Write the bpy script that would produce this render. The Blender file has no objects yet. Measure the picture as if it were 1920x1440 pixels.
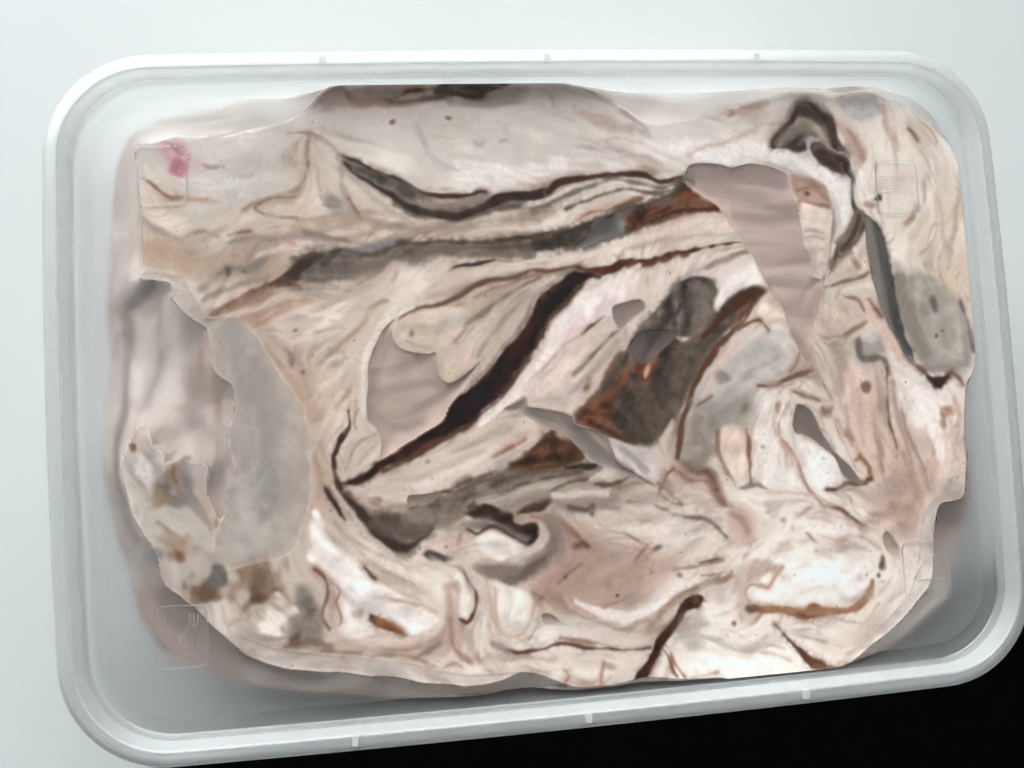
"""Translucent plastic food tub with a clear lid, filled with marbled ice cream, on a white sill."""
import bpy, math
import numpy as np

scene = bpy.context.scene
MM = 0.001                                    # everything below is written in millimetres

# ---------------------------------------------------------------- camera
cam_data = bpy.data.cameras.new('camera')
cam = bpy.data.objects.new('camera', cam_data)
scene.collection.objects.link(cam)
cam_data.sensor_fit = 'HORIZONTAL'
cam_data.sensor_width = 36.0
cam_data.lens = 36.0 * 1450.0 / 1920.0
cam_data.clip_start = 0.01
cam_data.clip_end = 50.0
_w = np.array([-0.0514, 0.1115, 0.0561]); _t = np.array([9.2237, 0.5324, -135.6795])
_a = np.linalg.norm(_w); _k = _w / _a
_K = np.array([[0, -_k[2], _k[1]], [_k[2], 0, -_k[0]], [-_k[1], _k[0], 0]])
_R = np.eye(3) + math.sin(_a) * _K + (1 - math.cos(_a)) * _K @ _K
_M = np.eye(4); _M[:3, :3] = _R.T; _M[:3, 3] = -_R.T @ _t * MM
import mathutils
cam.matrix_world = mathutils.Matrix(_M.tolist())
scene.camera = cam

# ---------------------------------------------------------------- light
world = bpy.data.worlds.new('World')
scene.world = world
world.use_nodes = True
bg = world.node_tree.nodes['Background']
bg.inputs['Color'].default_value = (1.0, 0.96, 0.92, 1)
bg.inputs['Strength'].default_value = 0.10


def area(name, loc, target, sx, sy, power, color):
    d = bpy.data.lights.new(name, 'AREA')
    d.shape = 'RECTANGLE'; d.size = sx; d.size_y = sy; d.energy = power; d.color = color
    o = bpy.data.objects.new(name, d)
    scene.collection.objects.link(o)
    o.location = loc
    v = mathutils.Vector(target) - mathutils.Vector(loc)
    o.rotation_euler = v.to_track_quat('-Z', 'Y').to_euler()
    return o


area('window_light', (-0.55, 1.80, 1.10), (0, 0, 0.0), 3.2, 1.7, 150.0, (0.94, 0.99, 1.0))

scene.view_settings.view_transform = 'Standard'
scene.view_settings.look = 'None'
scene.view_settings.exposure = 0.0
scene.view_settings.gamma = 1.0
scene.view_settings.use_curve_mapping = False
scene.render.engine = 'CYCLES'
scene.cycles.use_denoising = True
scene.cycles.max_bounces = 14
scene.cycles.transmission_bounces = 12
scene.cycles.diffuse_bounces = 4
scene.cycles.glossy_bounces = 6
scene.cycles.transparent_max_bounces = 16
scene.cycles.caustics_refractive = True
scene.cycles.caustics_reflective = True
scene.cycles.sample_clamp_indirect = 8.0
scene.cycles.blur_glossy = 0.0

LID_ROUGH = 0.06
LID_HAZE = 0.003
TUB_HAZE = 0.15
SILL_COL = [0.555, 0.577, 0.577]
GAIN = [1.13, 1.1, 1.09]
OFFSET = 0.016
SILL_E0 = [-87.9, -80.6]
SILL_E1 = [126.2, -51.2]
LID_ROUGH_IN = 0.42
DRY_HAZE = 0.12
RIM_HAZE = 0.17
WALL_HAZE = 0.44
QUIET = [(-16.8, 45.1, 32.0, 8.2), (-59.3, 39.6, 14.6, 7.8), (27.4, 43.7, 14.6, 5.8), (31.5, -52.9, 14.6, 3.4), (65.8, 42.0, 8.7, 8.7), (-31.4, 41.9, 9.7, 7.8), (47.1, -39.7, 10.7, 4.4), (-52.1, -4.9, 8.7, 23.3)]

# swirls of the ice cream, shade and haze painted into some colours, in millimetres on the lid plane
MARBLE = [
["C",[196,192,186],[[-68.18,43.6],[-57.41,42.43],[-52.05,39.44],[-56.73,36.68],[-47.33,42.22],[-61.39,33.01],[-47.96,49.0],[-35.81,48.81]]],
["C",[203,197,190],[[-31.17,46.78],[-23.48,47.64],[-15.68,48.51],[-6.85,48.37],[2.05,47.23],[-2.31,41.28],[-12.16,41.49],[-21.86,41.69],[8.28,50.17],[4.37,52.24]]],
["C",[212,206,200],[[10.99,45.05],[18.13,44.93],[7.69,41.08],[20.94,40.8],[31.61,44.69],[39.22,47.66],[36.79,43.57],[15.81,40.91],[27.55,46.3],[-6.48,37.89],[3.51,38.65],[-31.37,42.87]]],
["C",[205,190,174],[[-69.44,33.24],[-69.57,29.48],[-65.95,31.25],[-57.86,31.01],[-43.12,32.49],[-31.99,30.23]]],
["C",[180,158,140],[[-68.77,27.11],[-64.37,25.55],[-52.64,25.15],[-50.9,23.19]]],
["C",[175,160,146],[[-59.06,23.48],[-54.54,23.32],[-50.74,26.98]]],
["C",[208,194,182],[[-41.44,28.59],[-45.1,29.66],[-26.36,29.09],[-16.78,28.59],[-7.0,28.98],[-36.6,32.3]]],
["C",[209,196,184],[[-55.6,19.58],[-47.53,16.42],[-38.26,16.98],[-28.8,18.52],[-19.18,20.09],[-32.76,14.84]]],
["C",[218,206,196],[[-40.34,12.31],[-32.47,20.59],[-24.81,22.24],[-13.34,20.84],[-5.42,22.52],[4.5,22.66],[14.65,23.8],[25.08,26.48],[31.37,27.3],[20.76,23.6]]],
["C",[199,180,165],[[-54.02,13.86],[-47.82,9.81],[-46.32,2.21],[-42.58,3.9],[-49.44,14.61],[-43.01,-5.47],[-41.39,-10.25],[-43.43,-14.77],[-44.56,-19.34]]],
["C",[212,197,183],[[-38.71,7.49],[-37.13,1.73],[-39.16,-1.94],[-42.84,-1.73]]],
["C",[214,200,190],[[31.07,23.25],[26.85,22.38],[21.57,20.55],[16.34,18.74]]],
["C",[196,180,166],[[-13.62,15.97],[-17.9,8.41],[-7.79,15.74],[-11.22,7.12],[-16.41,0.62]]],
["C",[222,212,208],[[10.15,16.99],[5.83,12.21],[1.55,7.49],[14.31,18.82],[19.39,18.62],[29.51,16.22],[32.77,18.12]]],
["C",[219,206,197],[[-17.11,-11.78],[-11.26,-10.23],[-24.88,-15.07],[-32.49,-17.38],[-28.7,-16.23],[-7.17,-6.63],[-1.33,-6.98],[-5.17,-5.78]]],
["C",[182,172,162],[[-0.1,-18.63],[5.78,-19.03],[-9.9,-19.88],[11.75,-18.95],[-4.11,-20.28]]],
["C",[212,198,188],[[16.58,-21.71],[11.39,-24.25],[7.5,-23.01],[23.55,-23.17],[21.81,-19.14]]],
["C",[224,213,205],[[26.16,-29.22],[17.1,-28.54],[19.83,-32.62],[25.87,-33.09],[13.25,-26.32]]],
["C",[203,179,165],[[6.8,-33.53],[0.82,-34.96],[10.55,-36.7],[3.01,-31.32],[14.71,-34.15],[8.39,-39.4],[-3.23,-37.48]]],
["C",[222,209,200],[[30.95,-33.48],[22.64,-35.75],[35.35,-29.9]]],
["C",[233,225,218],[[39.78,-26.28],[43.62,-30.51],[49.9,-30.98],[54.45,-27.33],[37.94,-23.18],[48.12,-26.87],[41.31,-33.3],[53.94,-33.27]]],
["C",[232,224,216],[[61.92,-39.87],[64.41,-36.07],[62.64,-43.91],[59.19,-46.6],[54.71,-49.18],[48.26,-50.57],[42.2,-48.08]]],
["C",[236,230,222],[[31.52,-52.94],[25.53,-51.43],[36.68,-52.45],[27.04,-44.82],[29.93,-47.0],[24.74,-48.47],[39.6,-54.65]]],
["C",[232,221,212],[[31.88,-48.14],[35.89,-49.47],[47.06,-52.42],[52.44,-50.94]]],
["C",[224,213,204],[[-9.75,-49.6],[-2.01,-48.91],[3.67,-51.32],[-17.26,-47.98],[-23.73,-46.0],[7.57,-51.68],[-7.48,-43.72]]],
["C",[226,220,212],[[1.61,-53.01],[-6.08,-52.28],[-19.27,-50.11],[0.19,-44.87],[-5.62,-44.83]]],
["C",[222,211,201],[[-29.55,-32.53],[-24.16,-36.69],[-33.06,-28.53],[-20.26,-34.21],[-27.59,-30.82]]],
["C",[219,205,195],[[-18.22,-31.56],[-20.52,-38.85],[-16.97,-42.89],[-35.67,-44.0],[-30.24,-45.87],[-41.19,-44.87]]],
["C",[190,178,168],[[-48.45,-45.57],[-55.45,-42.22],[-41.3,-47.14],[-59.75,-39.14],[-63.99,-35.17]]],
["C",[200,188,176],[[-58.43,-28.39],[-49.44,-27.27],[-46.62,-24.73],[-57.84,-35.69],[-49.6,-30.92]]],
["C",[220,201,188],[[56.15,-7.3],[57.77,-13.47],[54.35,-3.14],[60.64,-17.69],[64.76,-19.98],[67.82,-22.21],[59.22,-21.64],[64.22,-13.86]]],
["C",[207,182,166],[[66.11,-17.03],[63.33,-23.93],[67.55,-25.23],[60.03,-24.71],[71.27,-20.41],[70.64,-15.27]]],
["C",[222,214,206],[[65.0,45.16],[66.75,39.85],[64.36,37.79],[68.59,35.59],[71.18,39.76],[63.28,25.27],[68.76,25.1]]],
["C",[212,202,190],[[73.78,43.95],[76.56,37.52],[79.33,31.1],[74.67,29.12],[71.89,22.9],[76.23,21.71],[80.89,23.66]]],
["C",[208,190,172],[[81.38,28.92],[82.07,18.35],[82.04,12.05],[80.2,16.32]]],
["C",[222,214,208],[[67.02,-6.89],[71.19,-9.17],[73.1,-12.36],[69.38,-4.97],[75.67,-8.4],[69.37,-17.23]]],
["C",[205,195,186],[[57.18,4.87],[59.69,8.85],[54.86,2.94],[52.47,0.0],[61.5,4.66],[54.73,14.2]]],
["C",[205,192,182],[[37.02,-8.22],[32.89,-7.98],[29.72,-8.79]]],
["C",[228,222,216],[[41.03,-10.46],[39.6,-15.36],[38.25,-19.24],[42.57,-17.54],[47.72,-18.87],[49.91,-18.01],[41.29,-20.44]]],
["C",[170,164,158],[[-54.41,4.51],[-52.01,-3.08],[-53.22,-10.43],[-52.64,-17.85],[-54.69,-24.12],[-56.8,12.11]]],
["C",[198,190,182],[[-72.73,-11.0],[-73.79,-16.37],[-66.88,-18.67],[-64.42,-23.39],[-70.44,-20.23]]],
["C",[220,209,203],[[-74.98,12.94],[-75.66,5.61],[-74.97,0.08],[-69.28,12.68],[-69.6,3.45],[-66.42,18.14],[-74.16,-1.8],[-74.99,25.92],[-75.19,33.4],[-73.68,39.0]]],  # recessed contents from here on: colours lightened to offset shade under the lid
["C",[185,173,167],[[-63.14,10.54],[-60.9,-0.72],[-60.37,-9.97],[-62.75,-2.46],[-65.13,5.07],[-59.7,-15.52]]],
["C",[236,234,230],[[-68.02,48.35],[-57.1,50.1],[-47.83,51.91],[18.62,52.07],[29.15,54.01],[39.7,53.9],[72.31,52.48],[82.77,43.79]]],
["C",[174,159,153],[[-62.59,-44.27],[-69.41,-40.08],[-53.9,-47.77],[-36.03,-51.28],[-17.6,-53.97],[1.43,-55.81],[-73.47,-32.58],[73.61,-30.72],[76.54,-22.79]]],
["P",[186,152,136],0.6,2.12,[[-1.67,-28.1],[5.22,-27.66],[12.92,-31.13],[13.58,-35.99],[7.34,-40.26],[-1.42,-39.53],[-6.12,-37.24],[-4.87,-32.61]]],
["S",[184,148,128],0.6,1.14,[[-6.12,-37.24,1.71],[-1.48,-40.47,2.67],[3.25,-42.77,1.71]]],
["S",[148,134,124],0.65,0.97,[[-0.31,-21.98,1.74],[3.6,-22.26,2.51],[8.6,-21.35,1.55],[11.69,-19.92,0.97]]],
["S",[216,206,198],0.7,0.97,[[2.51,-23.81,0.78],[8.41,-24.23,1.74],[16.37,-24.61,1.94],[22.12,-28.91,2.33]]],
["S",[178,142,126],0.5,1.4,[[30.59,-24.64,1.0],[32.66,-27.25,2.2],[33.73,-30.76,1.6]]],
["E",[246,242,235],0.8,1.78,[30.46,-53.42,10.87,2.17,0.05]],
["E",[240,234,226],0.7,1.78,[27.04,-44.82,3.36,3.95,-0.0]],
["S",[160,120,100],0.65,1.0,[[22.47,-17.02,1.39],[26.43,-18.66,2.19],[28.7,-22.55,1.59]]],
["S",[196,172,158],0.6,1.19,[[17.85,-17.9,1.98],[22.68,-21.15,2.38],[26.52,-24.35,1.58]]],
["E",[214,178,164],0.6,1.32,[-20.87,-28.16,2.82,2.07,-0.0]],
["E",[120,112,104],0.7,2.2,[24.84,-12.45,2.4,5.01,-0.0]],
["E",[142,134,126],0.6,1.62,[33.49,-6.82,3.45,1.83,0.35]],
["S",[234,228,222],0.85,1.02,[[39.45,-3.86,2.46],[38.27,-8.29,2.66],[37.06,-13.21,2.25],[37.09,-18.18,2.05]]],
["E",[240,236,231],0.85,1.43,[47.13,-19.63,3.48,3.89,-0.35]],
["S",[222,196,180],0.6,1.88,[[56.66,-1.23,3.76],[57.94,-11.46,4.81],[61.53,-19.77,4.81]]],
["S",[182,148,130],0.65,0.73,[[65.57,-16.99,0.84],[66.82,-23.66,1.26],[65.17,-27.59,0.84]]],
["S",[178,146,128],0.6,0.52,[[60.44,-7.54,0.42],[60.77,-13.65,0.84],[61.0,-19.74,0.52]]],
["E",[152,144,138],0.65,1.26,[60.28,3.18,2.74,2.1,-0.0]],
["S",[166,148,138],0.7,0.83,[[52.81,4.05,1.46],[54.07,-0.08,1.88],[53.37,-4.61,1.25]]],  # grey shadow under the nub, painted as a stroke
["E",[238,230,224],0.85,1.7,[71.43,-8.98,4.87,4.03,-0.0]],
["E",[230,212,200],0.6,1.69,[73.73,-17.51,2.75,5.08,-0.0]],
["E",[206,201,196],0.7,1.44,[41.03,2.8,3.09,3.09,-0.0]],
["E",[190,175,164],0.6,1.45,[60.65,-23.75,4.16,2.08,-0.0]],
["E",[196,164,146],0.6,1.88,[64.54,-22.5,4.59,3.13,-0.0]],
["S",[238,231,227],0.85,0.9,[[10.16,17.18,2.6],[4.33,12.28,3.0],[0.01,6.58,2.0],[-4.41,1.93,1.2]]],
["S",[176,158,146],0.6,1.14,[[-33.48,19.19,1.33],[-38.26,16.98,1.71],[-43.02,14.33,1.14]]],
["S",[190,160,140],0.6,1.29,[[-53.98,14.8,1.85],[-49.64,9.9,2.22],[-46.24,4.09,1.85],[-43.84,-3.55,1.66]]],
["S",[178,160,146],0.6,0.93,[[-46.07,7.85,0.93],[-47.57,5.1,1.3],[-46.32,2.21,0.74]]],
["S",[150,136,124],0.6,1.1,[[-61.9,19.83,1.28],[-58.21,22.04,1.83],[-52.72,23.25,1.65]]],
["S",[186,160,138],0.6,1.27,[[-71.0,26.72,2.0],[-66.15,25.62,1.82],[-59.88,25.4,1.46]]],
["E",[206,202,198],0.7,1.68,[-57.58,38.14,5.58,2.23,-0.0]],
["E",[170,164,160],0.5,1.31,[-51.95,41.84,1.88,0.94,-0.0]],
["S",[176,154,134],0.6,0.75,[[-52.27,34.18,0.75],[-46.72,34.99,0.93],[-43.28,39.24,0.75]]],
["S",[182,166,152],0.6,0.95,[[-41.36,30.51,1.13],[-33.88,30.28,1.32],[-26.33,29.57,1.13]]],
["S",[226,221,216],0.7,1.22,[[12.75,40.97,1.83],[23.14,42.8,2.23],[31.54,43.66,2.03]]],
["S",[224,219,214],0.7,1.18,[[-16.17,39.6,1.96],[-6.42,38.88,2.15],[2.6,39.98,1.76]]],
["S",[184,166,154],0.6,0.81,[[7.26,49.98,1.01],[11.2,48.3,1.42],[16.19,46.49,0.81]]],
["E",[238,232,226],0.8,1.22,[52.3,-40.09,4.08,3.06,-0.0]],
["E",[232,226,220],0.7,1.45,[64.24,-38.06,2.49,4.14,-0.0]],
["S",[196,170,154],0.6,1.01,[[41.39,-32.32,1.01],[37.02,-34.93,1.42],[32.77,-36.55,1.21]]],
["S",[192,160,142],0.6,1.03,[[56.36,-29.96,1.03],[60.83,-27.78,1.65],[65.22,-27.09,1.44]]],
["S",[182,162,150],0.6,0.82,[[54.11,-31.29,0.62],[50.72,-33.82,0.82],[55.97,-34.42,0.62]]],
["S",[176,150,136],0.55,0.93,[[-17.23,-47.52,1.12],[-11.62,-48.97,1.12],[-3.96,-49.2,0.93]]],
["S",[190,160,142],0.55,0.91,[[-41.11,-43.06,1.27],[-35.72,-44.91,1.27],[-28.39,-46.04,1.09]]],
["S",[178,148,132],0.55,0.94,[[-22.19,-34.98,0.94],[-21.94,-40.6,1.12],[-21.84,-45.71,0.94]]],
["S",[204,196,188],0.7,0.75,[[-16.6,-36.38,0.75],[-16.5,-42.93,0.75],[-14.33,-46.39,0.75]]],
["E",[196,172,156],0.6,0.92,[-31.49,-34.22,4.62,1.29,-0.44]],
["E",[240,235,229],0.8,0.92,[-37.05,-34.69,3.31,1.47,-0.52]],
["E",[236,230,224],0.8,0.92,[-31.8,-40.21,3.69,1.29,-0.17]],
["S",[160,138,122],0.6,0.72,[[-50.42,-29.02,0.91],[-51.47,-32.59,1.09],[-49.39,-36.41,0.72]]],
["P",[182,162,150],0.8,0.48,[[-35.03,55.18],[-30.72,55.83],[-23.99,56.26],[-21.1,55.93],[-22.15,54.55],[-27.06,52.63],[-31.86,52.19],[-34.63,53.7]]],
["S",[168,140,124],0.8,0.48,[[-40.48,53.57,0.48],[-37.87,55.11,0.86],[-35.98,55.19,1.05],[-34.66,53.11,1.15],[-30.23,52.37,1.15],[-25.83,52.31,1.34],[-21.27,52.85,1.34],[-18.32,53.51,0.96]]],
["S",[165,150,142],0.7,0.79,[[-17.39,52.71,0.98],[-11.52,52.74,2.17],[-5.52,53.97,2.17],[-3.0,54.55,0.79]]],
["P",[92,80,72],0.92,0.39,[[-19.4,55.22],[-17.9,56.0],[-12.01,56.35],[-6.69,56.0],[-5.93,55.49],[-8.46,54.61],[-11.49,53.34],[-13.76,53.06],[-16.66,53.6],[-19.75,54.13]]],
["S",[60,44,38],0.7,0.3,[[-18.19,55.9,0.39],[-13.29,56.26,0.39],[-8.38,55.91,0.39],[-6.43,55.49,0.39]]],
["S",[66,54,48],0.7,0.39,[[-16.85,53.7,0.39],[-13.46,53.16,0.49],[-10.97,53.83,0.49],[-8.45,54.81,0.39]]],
["S",[138,92,62],0.9,0.39,[[-27.33,53.02,0.19],[-25.75,53.8,0.49],[-23.59,54.67,0.78],[-21.15,55.04,0.68],[-19.98,55.22,0.29]]],
["S",[120,100,88],0.7,0.49,[[-28.97,52.65,0.29],[-25.14,52.6,0.78],[-21.26,52.95,0.78],[-18.31,53.71,0.39]]],
["S",[196,178,164],0.6,0.4,[[4.52,54.67,0.51],[9.48,53.0,0.61],[13.43,51.11,0.51],[17.33,48.2,0.3]]],
["S",[196,180,170],0.6,0.52,[[25.63,48.69,0.52],[33.08,50.34,1.65],[39.52,51.5,1.45],[43.81,51.76,0.83]]],
["S",[178,150,140],0.6,0.42,[[37.3,50.29,0.31],[40.53,50.76,0.63],[42.16,51.26,0.42]]],
["S",[165,148,142],0.6,0.41,[[14.93,50.58,0.41],[16.87,49.03,0.61],[18.82,47.47,0.51],[19.78,46.43,0.31]]],
["S",[178,158,150],0.6,0.5,[[6.93,44.92,0.4],[9.9,43.86,0.81],[13.89,42.67,0.81],[17.88,41.17,0.81],[21.91,39.97,0.4]]],
["S",[192,180,174],0.5,0.5,[[3.74,42.16,0.4],[10.78,41.82,0.6],[17.86,40.86,0.6],[23.9,38.9,0.4]]],
["S",[190,170,160],0.6,0.41,[[27.21,41.69,0.31],[31.52,43.46,0.41],[35.8,44.41,0.41],[40.13,45.58,0.41],[41.31,47.11,0.31]]],
["S",[150,148,150],0.5,0.59,[[-12.44,45.27,0.59],[-11.81,44.26,0.69],[-10.77,45.24,0.39]]],
["S",[150,148,150],0.5,0.5,[[-8.04,44.89,0.3],[-7.02,45.37,0.5]]],
["S",[172,166,162],0.5,0.59,[[-23.45,48.13,0.59],[-22.59,46.14,0.59],[-21.76,43.66,0.49],[-19.02,40.65,0.49],[-16.17,39.6,0.29]]],
["E",[165,105,110],0.8,0.19,[-27.25,48.98,0.39,0.29,-0.0]],
["E",[120,105,105],0.8,0.2,[-17.58,49.33,0.29,0.2,-0.0]],
["E",[190,170,160],0.5,0.81,[11.22,48.6,2.24,1.22,-0.35]],
["E",[185,160,150],0.6,0.77,[-38.45,52.76,1.92,1.34,0.7]],
["P",[114,106,100],0.96,0.29,[[-36.94,42.98],[-35.46,42.46],[-32.68,41.14],[-30.28,39.91],[-27.8,38.19],[-25.3,36.66],[-22.86,35.62],[-20.28,35.26],[-16.41,35.36],[-12.5,35.56],[-11.05,35.32],[-11.58,34.54],[-14.26,33.83],[-17.48,33.52],[-20.36,33.79],[-22.97,33.57],[-25.45,33.64],[-27.98,34.68],[-30.46,36.31],[-32.82,38.31],[-35.01,40.02],[-36.62,41.71]]],
["S",[90,82,76],0.5,0.57,[[-35.68,41.69,0.77],[-32.47,39.76,0.96],[-28.79,37.43,0.96]]],
["S",[66,48,40],0.95,0.19,[[-36.84,42.98,0.29],[-35.18,42.26,0.29],[-32.41,41.03,0.38],[-29.64,39.41,0.48],[-26.87,37.68,0.48],[-24.08,36.14,0.48],[-21.72,35.4,0.57],[-19.32,35.14,0.57],[-15.44,35.34,0.38],[-11.53,35.43,0.29]]],
["S",[96,86,78],0.8,0.58,[[-28.01,34.0,0.58],[-24.27,32.43,1.54],[-19.5,31.81,2.89],[-14.66,31.87,2.89],[-9.71,33.01,2.31],[-4.72,34.17,1.73]]],
["S",[52,40,35],0.93,0.29,[[-36.61,42.0,0.29],[-34.82,40.01,0.38],[-32.54,38.21,0.38],[-30.27,36.3,0.48],[-27.98,34.68,0.67],[-25.19,33.14,0.86],[-22.37,32.18,1.34],[-19.51,31.61,1.72],[-16.63,31.33,1.53],[-13.68,32.04,1.24],[-11.18,32.95,1.34],[-8.66,34.27,1.72],[-6.17,34.7,1.63],[-3.7,34.83,1.63],[-1.7,34.98,1.34],[0.31,35.43,0.96]]],
["R","chocolate_ribbon"],
["S",[70,46,38],0.95,0.2,[[0.31,35.43,0.9],[2.4,36.88,1.0],[5.45,37.51,0.8],[8.49,37.74,0.7],[11.54,38.07,0.8],[14.62,38.4,0.8],[16.67,38.46,0.8],[18.68,38.0,0.7],[21.19,37.03,0.6],[23.78,37.17,0.6],[25.87,37.43,0.4]]],
["S",[150,132,120],0.8,0.19,[[-22.78,33.47,0.19],[-19.43,33.18,0.29],[-15.56,33.17,0.19],[-12.61,33.58,0.19]]],
["S",[118,106,96],0.8,0.4,[[-2.88,32.03,0.99],[1.2,33.71,0.79],[5.31,35.3,0.79],[9.42,36.51,0.79],[13.53,37.31,0.69],[17.55,36.41,0.79],[21.62,35.8,0.59],[24.78,36.74,0.4]]],
["S",[196,182,170],0.6,0.3,[[1.16,33.01,0.4],[6.27,34.68,0.5],[11.39,35.75,0.5],[16.49,35.93,0.4],[20.55,35.32,0.3]]],
["S",[108,90,80],0.85,0.3,[[3.1,32.16,0.4],[6.2,33.48,0.5],[10.27,34.17,0.6],[15.41,35.05,0.6],[19.47,34.54,0.8],[23.66,35.45,0.6],[26.25,37.01,0.4]]],
["P",[206,178,160],0.8,0.4,[[6.05,31.28],[9.15,32.39],[13.27,33.49],[16.85,33.6],[17.3,32.78],[14.19,32.05],[10.04,30.56],[6.47,29.87]]],
["S",[160,104,76],0.8,0.4,[[4.96,29.91,0.3],[8.06,31.22,0.5],[11.1,31.34,0.4],[15.25,32.63,0.5],[17.31,32.98,0.3]]],
["S",[176,150,126],0.8,0.38,[[-42.0,46.96,0.38],[-42.92,43.1,0.48],[-43.61,40.21,0.57],[-44.76,37.34,0.57],[-47.6,35.97,0.57],[-52.24,34.85,0.57],[-54.59,33.19,0.48]]],
["S",[150,110,80],0.7,0.28,[[-42.9,41.64,0.28],[-43.45,39.72,0.38],[-44.17,38.1,0.28]]],
["S",[150,120,95],0.7,0.28,[[-45.57,35.82,0.28],[-48.55,35.32,0.38],[-51.33,34.63,0.38],[-52.75,33.52,0.38],[-50.51,32.51,0.28],[-45.03,31.39,0.28]]],
["S",[205,196,184],0.6,0.48,[[-40.73,44.02,0.57],[-40.58,39.17,0.76],[-40.43,34.34,0.76],[-39.64,31.42,0.48]]],
["S",[200,184,168],0.6,0.57,[[-44.55,42.16,0.76],[-42.91,37.3,0.95],[-44.93,33.5,1.33],[-50.5,32.7,1.14]]],
["E",[140,136,132],0.75,0.66,[-39.57,34.89,0.85,1.23,-0.35]],
["E",[150,145,140],0.7,0.86,[-38.25,33.12,1.33,1.14,-0.35]],
["S",[165,152,146],0.7,0.48,[[-37.08,42.01,0.38],[-36.84,37.15,0.57],[-36.04,34.22,0.77],[-34.72,32.25,0.57]]],
["S",[150,112,100],0.7,0.29,[[-36.0,34.99,0.29],[-34.86,33.22,0.38],[-34.02,31.26,0.48]]],
["S",[176,165,155],0.7,0.57,[[-35.76,40.03,0.57],[-32.65,36.07,0.96],[-29.03,32.57,1.15],[-25.31,30.81,0.96]]],
["S",[182,135,128],0.8,0.28,[[-46.11,46.74,0.47],[-45.07,47.11,0.28],[-43.85,47.38,0.38],[-41.51,47.44,0.28],[-40.62,46.45,0.28]]],
["S",[165,150,145],0.6,0.38,[[-40.6,46.94,0.29],[-38.82,44.96,0.38],[-37.03,42.98,0.29]]],
["S",[150,136,130],0.75,0.46,[[-57.98,27.98,0.46],[-52.52,28.18,0.83],[-47.01,28.19,0.93],[-41.47,28.11,0.83],[-36.84,27.29,0.56],[-32.18,26.56,0.37]]],
["S",[196,182,172],0.6,0.37,[[-52.6,26.09,0.37],[-45.24,26.61,0.47],[-37.82,26.36,0.37]]],
["S",[214,196,182],0.7,0.56,[[-52.64,25.33,0.56],[-48.95,25.97,0.93],[-43.39,26.55,0.74]]],
["S",[130,100,85],0.8,0.28,[[-57.2,29.28,0.28],[-55.65,29.42,0.37],[-53.56,29.55,0.28]]],
["S",[140,120,114],0.7,0.38,[[-44.04,28.58,0.47],[-41.44,28.59,0.66],[-38.68,27.93,0.56],[-35.9,27.26,0.28]]],
["S",[186,128,138],0.55,0.47,[[-47.94,28.13,0.56],[-46.6,27.23,0.75],[-45.97,26.82,0.47]]],
["S",[165,120,112],0.8,0.28,[[-65.76,36.44,0.28],[-63.99,35.83,0.18],[-60.41,35.26,0.18]]],
["S",[170,140,120],0.7,0.37,[[-64.23,29.31,0.37],[-61.51,29.98,0.46],[-58.84,29.14,0.37]]],
["S",[165,120,95],0.9,0.23,[[-71.71,39.42,0.27],[-69.72,37.96,0.37],[-67.98,36.78,0.46],[-66.22,36.07,0.73],[-64.7,35.94,0.27]]],
["S",[190,165,145],0.7,0.28,[[-64.7,35.94,0.28],[-61.31,35.28,0.28],[-58.61,34.83,0.18]]],
["P",[208,150,164],0.7,0.65,[[-68.3,45.31],[-65.41,46.02],[-63.85,44.28],[-64.34,40.86],[-66.06,40.33],[-67.51,42.45]]],
["E",[196,112,134],0.7,0.46,[-65.76,41.37,1.02,1.02,-0.0]],
["S",[205,160,165],0.6,0.56,[[-64.19,42.57,0.93],[-61.98,41.38,1.3],[-60.37,40.77,0.56]]],
["S",[165,148,132],0.8,0.37,[[-60.89,41.36,0.37],[-59.56,40.76,0.74],[-58.19,41.11,0.46]]],
["S",[170,168,166],0.6,0.47,[[-55.69,39.71,0.37],[-53.41,39.85,0.47],[-51.51,41.35,0.47],[-50.79,43.25,0.37]]],
["S",[184,160,138],0.7,0.46,[[-71.21,28.13,0.73],[-69.6,28.55,0.91],[-66.94,28.46,0.73],[-63.33,29.29,0.46]]],
["S",[186,166,148],0.6,0.55,[[-71.06,24.85,0.91],[-66.22,23.74,0.91],[-61.82,21.7,0.91]]],
["S",[130,120,112],0.6,0.55,[[-60.03,21.63,0.55],[-57.28,22.66,0.92],[-53.63,23.28,1.1],[-50.82,25.08,0.74]]],
["E",[95,90,88],0.8,0.28,[-57.66,22.3,0.37,0.55,-0.0]],
["E",[90,88,88],0.8,0.28,[-54.85,22.29,0.56,0.46,-0.0]],
["S",[150,135,122],0.7,0.46,[[-61.99,17.49,0.46],[-59.22,19.25,0.73],[-55.58,20.05,0.73],[-50.96,21.76,0.55]]],
["S",[200,190,178],0.6,0.55,[[-58.38,17.81,0.74],[-52.86,19.94,0.92]]],
["P",[112,103,94],0.92,1.21,[[-47.31,21.44],[-46.58,23.31],[-44.67,24.87],[-42.22,25.93],[-39.04,26.3],[-36.27,25.54],[-34.1,25.75],[-30.94,26.71],[-27.69,27.18],[-21.4,26.88],[-14.94,26.87],[-8.4,26.95],[-1.17,27.51],[2.79,27.19],[1.62,24.45],[-1.39,23.95],[-8.59,23.81],[-15.09,24.23],[-19.93,24.01],[-24.75,23.4],[-29.03,23.36],[-32.67,22.33],[-35.27,20.89],[-37.85,19.84],[-40.67,19.28],[-43.74,18.83],[-46.78,18.95],[-48.95,19.6],[-49.83,20.3]]],
["S",[60,49,43],0.9,0.65,[[-49.21,19.9,0.56],[-47.32,21.15,1.3],[-45.58,22.99,2.05],[-43.5,24.06,1.86],[-40.67,25.11,1.3],[-37.86,25.4,0.93]]],
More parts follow.
